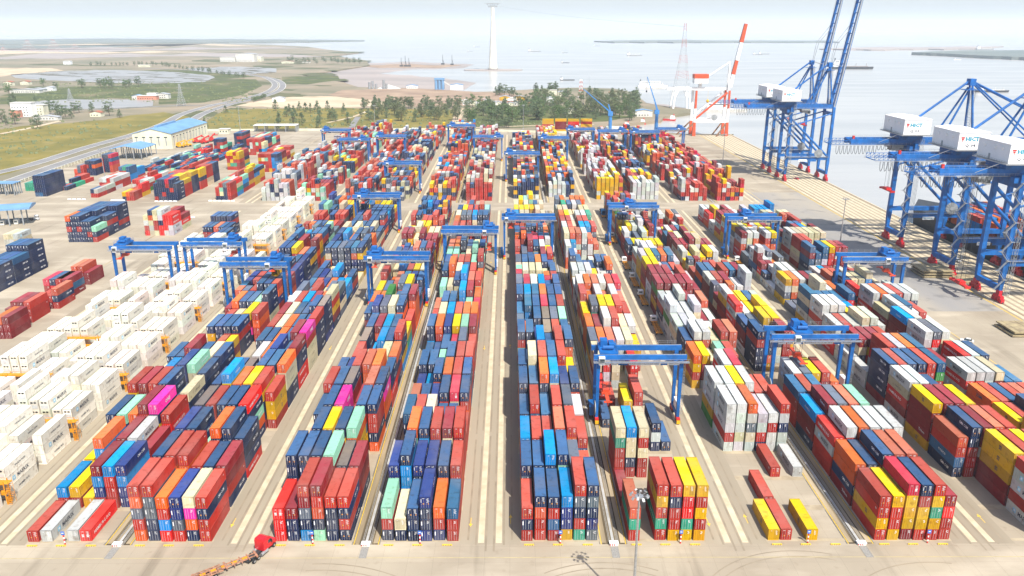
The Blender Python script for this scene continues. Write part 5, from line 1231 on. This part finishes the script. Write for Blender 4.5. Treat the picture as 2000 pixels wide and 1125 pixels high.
for i, (px, py) in enumerate(hx_):
    lb = f'small hut, {ORD[i]} from the left end of the workshop village' if i < 13 else f'small hut, {ORD[25 - i]} from the right end of the workshop village'
    plain_house(i, px, py, rnd.uniform(6, 14), 6, rnd.uniform(2.5, 4), rnd.choice([M_white, M_pwall, M_cream, M_ored]), rnd.choice([M_pwall, M_groof, M_white]), lb)
# batching plant
X, Y = G(852, 175); r = thing('batching_plant', 'blue batching plant tower with conveyor on the soil site', 'plant', (X, Y, 0))
m = MB(); [m.tube((x, y, 0), (x, y, 17), 2.6, 12) for x in (0, 6, 12) for y in (0, 6)]; m.box(-3, 15, -3, 9, 17, 20); part('silo', m, M_broof, r)
m = MB(); m.beam((14, 0, 14), (34, 0, 2), 2.4, 1.6); part('conveyor', m, M_pwall, r)
X, Y = G(722, 174); r = thing('grey_silos', 'group of grey silos at the left of the soil site', 'silos', (X, Y, 0)); m = MB(); [m.tube((x, 0, 0), (x, 0, h), 2.2, 10) for x, h in ((0, 12), (6, 14), (12, 9), (26, 16), (31, 10))]; part('silo', m, M_grey, r)
mb = MB(); X, Y = G(760, 173); mb.geo([(X + 22 * math.cos(a), Y + 14 * math.sin(a), .2) for a in np.arange(0, 6.2, .5)] + [(X, Y, 7)], [(i, (i + 1) % 13, 13) for i in range(13)]); tag(part('gravel_heap', mb, M_pwall), 'pale gravel heap beside the grey silos', 'gravel heap')

# ------------------------------------------------------------------ towers and pylons
X, Y = G(963, 137, -3)
def rel_h(px, py, X, Y):
    k = (py - 562.5) / F_PX; y1 = X * SY + Y * CY
    return CAM_H - (k * y1 * CP + y1 * SP) / (CP - k * SP)
mb = MB(); mb.prism([(X + 78 * math.cos(a) , Y + 40 * math.sin(a)) for a in np.arange(0, 6.28, .3)], -5, -1.6); struct('tower_island', mb, M_mud)
Ht = rel_h(963, 14, X, Y)
r = thing('cable_tower', 'tall white concrete cable car tower on its own islet', 'tower', (X, Y, -1.6)); m = MB(); prev = None
for i in range(13):
    t = i / 12; rr = 10.5 * (1 - t) ** 1.3 * .72 + 4.0; 
    if prev: m.tube((0, 0, prev[0]), (0, 0, (Ht + 1.6) * t), prev[1], 20, rr, caps=False)
    prev = ((Ht + 1.6) * t, rr)
part('shaft', m, mat('white_concrete', (.80, .77, .66), .7, scale=.05), r)
m = MB(); H = Ht + 1.6; m.box(-12, 12, -3, 3, H, H + 4); m.box(-16, 16, -1.5, 1.5, H + 7, H + 9); [m.beam((x, 0, H + 4), (x * 1.3, 0, H + 7.5), .9) for x in (-11, -5, 0, 5, 11)]; m.box(-22, 22, -1, 1, H + 9, H + 9.6); part('saddle_head', m, M_grey, r)
m = MB(); m.prism([(14 * math.cos(a), 14 * math.sin(a)) for a in np.arange(0, 6.2, .5)], 0, 3); part('footing', m, M_mud, r)
def pylon(px, py, tpy, wb, lb, cols=(M_white, M_red), nm='lattice_tower', n=10, z=0, th=.012, wt=.16, waist=None, base=0):
    X, Y = G(px, py, z); z += base; H = rel_h(px, tpy, X, Y) - z
    r = thing(nm, lb, 'pylon', (X, Y, z)); t = max(.22, H * th * .35)
    ms = [MB(), MB()]
    def w(u): return (wb * (1 - u) ** 1.6 * (1 - wt) + wb * wt) / 2
    for i in range(n):
        m = ms[(i // max(1, n // 6)) % 2 if len(cols) > 1 else 0]; u0, u1 = i / n, (i + 1) / n; a, b = w(u0), w(u1); z0, z1 = H * u0, H * u1
        cs = [(-1, -1), (1, -1), (1, 1), (-1, 1)]
        for j in range(4):
            p = cs[j]; q = cs[(j + 1) % 4]
            m.beam((p[0] * a, p[1] * a, z0), (p[0] * b, p[1] * b, z1), t); m.beam((p[0] * a, p[1] * a, z0), (q[0] * b, q[1] * b, z1), t * .5); m.beam((q[0] * a, q[1] * a, z0), (p[0] * b, p[1] * b, z1), t * .5); m.beam((p[0] * b, p[1] * b, z1), (q[0] * b, q[1] * b, z1), t * .5)
    for k, m in enumerate(ms):
        if m.v: part('lattice_section', m, cols[k % len(cols)], r)
    if nm == 'lattice_tower':
        m = MB()
        for u in (.62, .74, .86): m.beam((-wb * .42, 0, H * u), (wb * .42, 0, H * u), t * 1.1)
        part('cross_arm', m, cols[0], r)
    return r
M_pyl = mat('pylon_grey', (.40, .42, .43), .6); M_pylr = mat('pylon_faded_red', (.5, .22, .2), .6)
pylon(1328, 213, 45, 19, 'very tall grey and red lattice pylon on the spit', (M_pyl, M_pylr), 'tall_pylon', 16, -1.8, .007, .16, base=30.5)
X, Y = G(1328, 213, -1.8); r = thing('pylon_footing', 'white arched footing frame under the tall spit pylon', 'footing', (X, Y, -1.8)); m = MB()
for s in (-1, 1):
    for q in (-1, 1): m.beam((s * 12, q * 11, 0), (s * 9, q * 9, 30), 2.4, 2.4, 1.5, 1.5); m.beam((s * 10.5, q * 10, 15), (s * 4, q * 9.4, 29.5), 1.4)
    m.beam((s * 9, -9, 30), (s * 9, 9, 30), 1.6)
m.beam((-9, -9, 30), (9, -9, 30), 1.8); m.beam((-13, -11, .8), (13, -11, .8), 2.4, 1.6); part('arch_leg', m, M_white, r)
pylon(1134, 191, 155, 7, 'red and white communication mast on the wooded point', (M_white, M_rw), 'communication_mast', 9, 0, .03, .5)
pylon(355, 207, 164, 11, 'grey lattice pylon beside the road bend', (M_pyl,)); pylon(138, 197, 173, 8, 'slender grey lattice pylon left of the pond', (M_pyl,))
for i, (px, py, tp, w_) in enumerate(((57, 104, 78, 60), (107, 103, 77, 60), (147, 96, 86, 40), (8, 104, 92, 40))): pylon(px, py, tp, w_, f'distant red and white pylon, {ORD[i]} of the far-left line by size', (M_white, M_rw), n=8)
for i, (px, py, tp) in enumerate(((784, 130, 112), (792, 130, 108), (799, 130, 113), (865, 126, 106), (883, 127, 107), (1150, 190, 152), (1161, 190, 157))):
    X, Y = G(px, py, -2.6 if i < 5 else 0); H = rel_h(px, tp, X, Y); r = thing('drill_rig' if i < 5 else 'antenna_mast', (f'dark piling rig mast, {ORD[i]} from left on the soil bank' if i < 5 else f'thin grey antenna mast, {ORD[i - 5]} right of red mast'), 'mast', (X, Y, -2.6 if i < 5 else 0))
    m = MB(); m.beam((0, 0, 0), (0, 0, H + 2), 1.5 if i < 5 else .4, None, .9 if i < 5 else .3); part('mast', m, M_dark if i < 5 else M_pyl, r)
    if i < 5: m = MB(); m.box(-5, 5, -2, 2, 0, 4); m.beam((4, 0, 3), (0, 0, H * .6), .8); part('carriage', m, M_dark, r)
# cable from the tower to the right
cb = MB(); X, Y = G(963, 137, -3); a = Vector((X, Y, Ht + 5)); b = Vector(((2300 - 994.8) / F_PX * 1700, 1700, 330))
X2, Y2 = G(1328, 213, -1.8); b = Vector((X2, Y2, rel_h(1328, 52, X2, Y2)))
for i in range(16):
    p, q = (a.lerp(b, t) - Vector((0, 0, 5 * math.sin(math.pi * t))) for t in (i / 16, (i + 1) / 16)); cb.tube(p, q, .16, 5, caps=False)
tag(part('overhead_cable', cb, M_pyl), 'thin overhead cable sagging from the white tower to the spit pylon', 'cable')

# ------------------------------------------------------------------ boats
def ship(px, py, L, lb, rz=0, hull=M_dark, deck=M_pwall, h=None, kind='cargo_ship', house=.16, back=1):
    X, Y = G(px, py, -3.5); r = thing(kind, lb, 'ship', (X, Y, -3.5), rz); W = L * .15; H = h or L * .055
    pts = [(-L / 2, -W / 2), (L * .36, -W / 2), (L / 2, 0), (L * .36, W / 2), (-L / 2, W / 2)]
    m = MB(); n = 5; m.geo([(x * .96, y * .8, -1) for x, y in pts] + [(x, y, H) for x, y in pts], [(4, 3, 2, 1, 0)] + [(i, (i + 1) % n, (i + 1) % n + n, i + n) for i in range(n)] + [(5, 6, 7, 8, 9)]); part('hull', m, hull, r)
    m = MB(); x0 = -L * .46 * back; a, b_ = sorted((x0, x0 + back * L * house)); m.box(a, b_, -W * .4, W * .4, H, H * 2.6); m.box(a + L * .02, b_ - L * .01, -W * .42, W * .42, H * 2.6, H * 3.4); sh = part('superstructure', m, M_white if kind != 'tug' else deck, r)
    m = MB(); m.box(a + L * .04, b_ - L * .04, -W * .43, -W * .40, H * 2.8, H * 3.2); part('window', m, M_glass, sh)
    m = MB(); m.tube((a + L * .04, 0, H * 3.4), (a + L * .04, 0, H * 4.5), L * .012 + .2, 8); part('funnel', m, M_dark if kind != 'tug' else M_red, r)
    if L > 50:
        m = MB(); [m.tube((L * q, 0, H), (L * q, 0, H * 2.4), L * .004 + .15, 6) for q in (-.15, .08, .32)]; m.box(-L * .25, L * .35, -W * .25, W * .25, H, H * 1.25); part('deck_gear', m, deck, r)
    return r
ship(1664, 135, 118, 'dark tanker with white aft house passing left to right behind raised booms', 0, M_dark, M_mud)
ship(1938, 180, 60, 'dark vessel with white bridge behind the crane apex', 0, M_dark)
ship(1108, 157, 32, 'small dark tug anchored above the wooded point', 0, M_dark)
ship(1275, 170, 58, 'white ferry with several decks left of the tall pylon', 0, M_white, M_white, house=.7, kind='ferry'); ship(1281, 173, 40, 'low white workboat alongside the ferry', 0, M_pwall, M_white, kind='workboat')
ship(1239, 109, 60, 'grey coaster far out right of the white tower', 0, M_grey); ship(1044, 101, 60, 'grey barge far out right of the tower', 0, M_grey)
ship(1104, 123, 26, 'tiny dark boat in mid bay', 0, M_dark); ship(918, 101, 30, 'tiny boat just left of the white tower', 0, M_grey); ship(931, 92, 40, 'tiny pale boat near the horizon left of tower', 0, M_grey)
ship(1480, 107, 40, 'left small fishing boat below the far coast', 0, M_grey); ship(1492, 106, 46, 'right small fishing boat below the far coast', 0, M_grey); ship(1924, 97, 90, 'hazy freighter above the wooded island', 0, M_grey); ship(1870, 117, 26, 'small pale sailboat left of the wooded island tip', 0, M_white)
ship(1165 + 0, 90, 36, 'tiny boat near the horizon between tower and pylon', 0, M_grey); ship(1103, 103, 26, 'tiny boat beyond the mid bay boat', 0, M_grey)
ship(1418, 218, 60, 'white vessel moored behind the red and white crane', 0, M_pwall, M_white, house=.5, kind='workboat')
ship(1293, 235, 34, 'red-hulled white tug beside the pier', R(160), M_red, M_white, kind='tug'); ship(1202, 250, 34, 'white tug in the small basin', R(170), M_white, M_white, kind='tug'); ship(1235, 243, 32, 'red and white tug moored at the basin wall', R(175), M_red, M_white, kind='tug')
# container ship alongside
X = 236.5; r = thing('container_ship', 'container ship moored under the near quay cranes', 'ship', (X, 250, -3.5))
m = MB(); pts = [(0, 0), (0, 205), (14, 228), (28, 205), (28, 0)]; n = 5; m.geo([(x * .9 + 1.4, y, -1) for x, y in pts] + [(x, y, 12) for x, y in pts], [(0, 1, 2, 3, 4), (9, 8, 7, 6, 5)] + [(i + n, (i + 1) % n + n, (i + 1) % n, i) for i in range(n)]); part('hull', m, M_dark, r)
m = MB(); m.box(2, 26, 8, 22, 12, 38); br = part('bridge', m, M_white, r); m = MB(); m.box(2, 26, 22, 22.1, 33, 35); part('window', m, M_glass, br)
vv = [[] for _ in range(5)]; shc = ['S', 'R', 'K', 'D', 'O']; sm = [MB() for _ in shc]
me_b = {c: container_body(c, L40).mesh('container_body', CM[c]) for c in shc}
k_ = 0
for bay in range(11):
    for c in range(9):
        for t in range(rnd.choice([2, 3, 3, 4]) if c else rnd.choice([2, 3])): pass
        hh = rnd.choice([2, 3, 3]) ; q = rnd.randrange(5)
        for t in range(hh): sm[(q + (t > 1)) % 5].box(1.0 + c * 2.95, 3.44 + c * 2.95, 28 + bay * 14, 40.2 + bay * 14, 12.2 + t * 2.82, 14.95 + t * 2.82)
for c, m in zip(shc, sm): o = part('deck_cargo', m, CM[c], r); o['kind'] = 'stuff'

# ------------------------------------------------------------------ trees
def leaf_mat(name, c, c2):
    m = mat(name, c, .8, scale=.5, col2=c2, spec=.15); return m
M_lf = [leaf_mat('foliage_dark', (.085, .13, .065), (.13, .165, .08)), leaf_mat('foliage_mid', (.12, .185, .065), (.075, .12, .04)), leaf_mat('foliage_olive', (.15, .165, .075), (.09, .115, .05))]
M_bark = mat('bark', (.12, .09, .06), .9, scale=2)
def tree(kind, m_, h, seed, lb='x', n=760, nm='tree'):
    r_ = random.Random(seed); r = thing(nm, lb, 'tree', (0, 0, 0), 0, 'trees beyond the yard')
    m = MB(); m.tube((0, 0, 0), (0, 0, h * .75), h * .028, 7, h * .008)
    for i in range(9): z = h * r_.uniform(.2, .65); a = r_.uniform(0, 6.28); l = h * r_.uniform(.12, .26); m.tube((0, 0, z), (l * math.cos(a), l * math.sin(a), z + l * .6), h * .01, 5, h * .003)
    part('trunk', m, M_bark, r)
    m = MB(); cl = []
    for i in range(34):
        if kind == 'cone': z = r_.uniform(.12, 1) ** .8; rad = .34 * (1.02 - z) + .05
        else: z = r_.uniform(.3, .95); rad = .38 * math.sqrt(max(.05, 1 - ((z - .6) / .42) ** 2))
        a = r_.uniform(0, 6.28); q = rad * r_.uniform(.3, 1); cl.append((q * math.cos(a), q * math.sin(a), z, r_.uniform(.09, .16) * (1.15 - z * .4)))
    for i in range(n):
        c = r_.choice(cl); d = Vector((r_.gauss(0, 1), r_.gauss(0, 1), r_.gauss(0, .8))); d.normalize(); p = Vector(c[:3]) + d * c[3] * r_.uniform(.5, 1); p *= h
        s = h * r_.uniform(.02, .045); u = Vector((r_.gauss(0, 1), r_.gauss(0, 1), r_.gauss(0, 1))).normalized(); v = u.cross(d + Vector((.01, .3, .2))).normalized()
        m.geo([p - u * s, p + v * s * .6, p + u * s, p - v * s * .6], [(0, 1, 2, 3)])
    part('crown', m, m_, r); return r
protos = [tree('cone', M_lf[0], 10, 1, nm='casuarina_tree'), tree('cone', M_lf[0], 10, 2, nm='casuarina_tree'), tree('round', M_lf[0], 10, 3, nm='broadleaf_tree'), tree('round', M_lf[1], 10, 4, nm='broadleaf_tree'), tree('round', M_lf[2], 10, 5, nm='broadleaf_tree')]
used = [False] * 5
def put(kind, px, py, h, lb, grp):
    X, Y = G(px, py); z = 0; s = h / 10
    if not used[kind]:
        o = protos[kind]; used[kind] = True; o.location = (X, Y, 0); o.scale = (s * rnd.uniform(.9, 1.2),) * 2 + (s,); o['label'] = lb; o['group'] = grp
    else: dup(protos[kind], (X, Y, 0), rnd.uniform(0, 6.28), lb, grp, (s * rnd.uniform(.85, 1.25),) * 2 + (s,))
KN = ['dark conical casuarina', 'slender dark casuarina', 'dark round-crowned tree', 'mid green bushy tree', 'olive green bushy tree']
def row(kinds, pts, hr, where, grp):
    pts = sorted(pts)
    for i, (px, py) in enumerate(pts):
        k = rnd.choice(kinds); put(k, px, py, rnd.uniform(*hr), f'{KN[k]} {where}', grp)
g1 = 'casuarinas on the meadow'
row([0, 1], [(539, 217), (560, 228), (575, 231), (585, 216), (607, 221), (620, 219), (640, 216), (650, 224), (655, 237), (625, 240), (545, 242), (590, 245), (672, 222), (622, 250), (566, 224), (441, 221), (401, 252), (544, 254), (574, 243), (597, 219), (645, 236), (680, 245)], (9, 15), 'standing alone on the yellow meadow left of centre', g1)
dm = []
while len(dm) < 66:
    px, py = rnd.uniform(705, 895), rnd.uniform(208, 238)
    if not (rnd.random() < .35 and py > 228): dm.append((px, py))
row([0, 1, 2, 4], dm, (10, 18), 'in the dark tree belt left of the dirt track', 'trees of the dark belt left of the dirt track')
row([0, 2, 3], [(rnd.uniform(912, 1065), rnd.uniform(208, 240)) for _ in range(46)], (12, 21), 'in the loose grove right of the dirt track', 'trees of the grove right of the dirt track')
row([0, 2], [(rnd.uniform(960, 1000), rnd.uniform(246, 252)) for _ in range(7)], (8, 11), 'in the low clump at the end of the central road', 'trees of the low clump at the central road end')
row([3, 3, 4, 2], [(rnd.uniform(1045, 1135), rnd.uniform(190, 238)) for _ in range(62)], (9, 17), 'in the left, lighter half of the wooded point', 'trees of the lighter half of the wooded point')
row([0, 2, 3, 4], [p for p in ((rnd.uniform(1120, 1245), rnd.uniform(192, 236)) for _ in range(74)) if not (1124 < p[0] < 1145 and p[1] < 215)], (11, 21), 'in the right, darker half of the wooded point', 'trees of the darker half of the wooded point')
row([0, 2], [(rnd.uniform(968, 1010), rnd.uniform(185, 190)) for _ in range(7)] + [(rnd.uniform(1045, 1085), rnd.uniform(182, 186)) for _ in range(7)], (14, 20), 'in the small clump by the bay shore', 'trees of the clump by the bay shore')
row([0, 2], [(12, 245), (30, 243), (5, 240), (118, 232), (112, 225), (128, 228), (145, 222), (155, 220), (140, 231), (97, 215), (234, 230), (214, 226), (74, 252), (22, 207), (28, 204), (70, 200), (95, 222), (180, 218)], (10, 18), 'near the pale houses at far left', 'trees near the pale houses at far left')
row([2, 3], [(197, 172), (205, 173), (213, 172), (219, 173), (252, 170), (271, 169), (245, 171), (85, 168), (18, 186), (110, 176), (160, 172)], (14, 24), 'on the bank between ponds', 'trees on the bank between the ponds')
row([2], [(rnd.uniform(185, 500), 0) for _ in range(0)] + [(180 + i * 9 + rnd.uniform(-3, 3), 128 + abs(i - 12) * .1 + max(0, i - 14) * 1.2) for i in range(34)], (9, 14), 'in the line along the causeway', 'trees lining the causeway')
row([2], [(565 + i * 8 + rnd.uniform(-3, 3), 123 + rnd.uniform(-3, 3)) for i in range(18)], (12, 20), 'in the far shore village', 'trees of the far shore village')
row([2, 3], [(495 + i * 2.6, 200 - i * .9) for i in range(10)], (6, 9), 'in the hedge right of the road bend', 'trees of the hedge by the road bend')
sc_ = MB(); r_ = random.Random(5)
for i in range(1300):
    z_ = r_.random()
    if z_ < .35: px, py = r_.uniform(60, 500), r_.uniform(160, 200)
    elif z_ < .6: px, py = r_.uniform(-20, 330), r_.uniform(235, 320) - 0
    elif z_ < .85: px, py = r_.uniform(400, 900), r_.uniform(212, 250)
    else: px, py = r_.uniform(910, 1060), r_.uniform(208, 246)
    if z_ >= .35 and z_ < .6 and py > 318 - px * .25: continue
    if px > 280 and px < 400 and py > 205: continue
    X, Y = G(px, py); s = r_.uniform(.6, 2.2); sc_.geo([(X - s, Y, .05), (X + s, Y + .5, .05), (X + s * .4, Y + 1, s * .8), (X - s * .5, Y - .4, s), (X, Y - s, .05)], [(0, 4, 3), (4, 1, 2, 3), (0, 3, 2, 1)])
struct('scrub_bushes', sc_, M_lf[2], 'stuff')

# boundary fence with small posts
fr = thing('boundary_wall', 'low cream boundary wall at the far end of the yard', 'wall', (0, 0, 0))
m = MB()
for (a, b_) in (((400, 256), (880, 254)), ((905, 255), (1160, 262))):
    p, q = G(*a), G(*b_); m.beam((p[0], p[1], 1.1), (q[0], q[1], 1.1), .4, 2.2)
part('wall_panel', m, M_cream, fr)
fr = thing('boundary_fence', 'pale roadside fence along the left yard edge', 'fence', (0, 0, 0)); m = MB(); pts = [G(-100, 405), G(0, 370), G(100, 337), G(215, 299)]
for p, q in zip(pts, pts[1:]):
    for z in (.8, 2.0): m.beam((p[0], p[1], z), (q[0], q[1], z), .12)
    n = int(math.hypot(q[0] - p[0], q[1] - p[1]) / 5)
    for i in range(n): t = i / n; x = p[0] + (q[0] - p[0]) * t; y = p[1] + (q[1] - p[1]) * t; m.box(x - .15, x + .15, y - .15, y + .15, 0, 2.4)
part('rails_and_posts', m, M_cream, fr)
# yellow and red machines by the warehouse
M_ymach = mat('machine_yellow', (.75, .38, .01), .5)
for i, (px, py, c, nm) in enumerate(((352, 288, M_ymach, 'yellow reach stacker left of the pair by the warehouse'), (366, 286, M_ymach, 'yellow reach stacker right of the pair by the warehouse'), (385, 279, M_red, 'red empty handler before the warehouse corner'), (400, 280, M_red, 'red handler with raised mast by the warehouse'), (415, 276, M_red, 'rightmost red handler by the warehouse'))):
    X, Y = G(px, py); r = thing('reach_stacker', nm, 'reach stacker', (X, Y, 0), R(20 * i)); m = MB(); m.box(-4, 4, -1.7, 1.7, 1, 2.4); m.box(-3.8, -2, -1.5, 1.5, 2.4, 3.6); m.box(-1, .8, -.8, .8, 2.4, 4.2); part('body', m, c, r)
    m = MB(); m.beam((-3, 0, 4), (6, 0, 7), 1.0); m.box(5.5, 6.5, -3, 3, 5.2, 6); part('boom', m, c, r)
    for x in (-2.6, 2.6):
        m = MB(); m.tube((x, -2, .9), (x, 2, .9), .9, 12); part('wheel', m, M_black, r)
# ------------------------------------------------------------------ haze
hz = MB(); hz.box(-14400, 14400, -55, 15400, -6.2, 205)
m = bpy.data.materials.new('haze_air'); m.use_nodes = True; nt = m.node_tree; nt.nodes.remove(nt.nodes['Principled BSDF'])
pv = nt.nodes.new('ShaderNodeVolumePrincipled'); pv.inputs['Color'].default_value = (.82, .91, 1.0, 1); pv.inputs['Density'].default_value = HAZE; pv.inputs['Anisotropy'].default_value = .0
nt.links.new(pv.outputs[0], nt.nodes['Material Output'].inputs['Volume'])
o = struct('haze', hz, m, 'stuff')
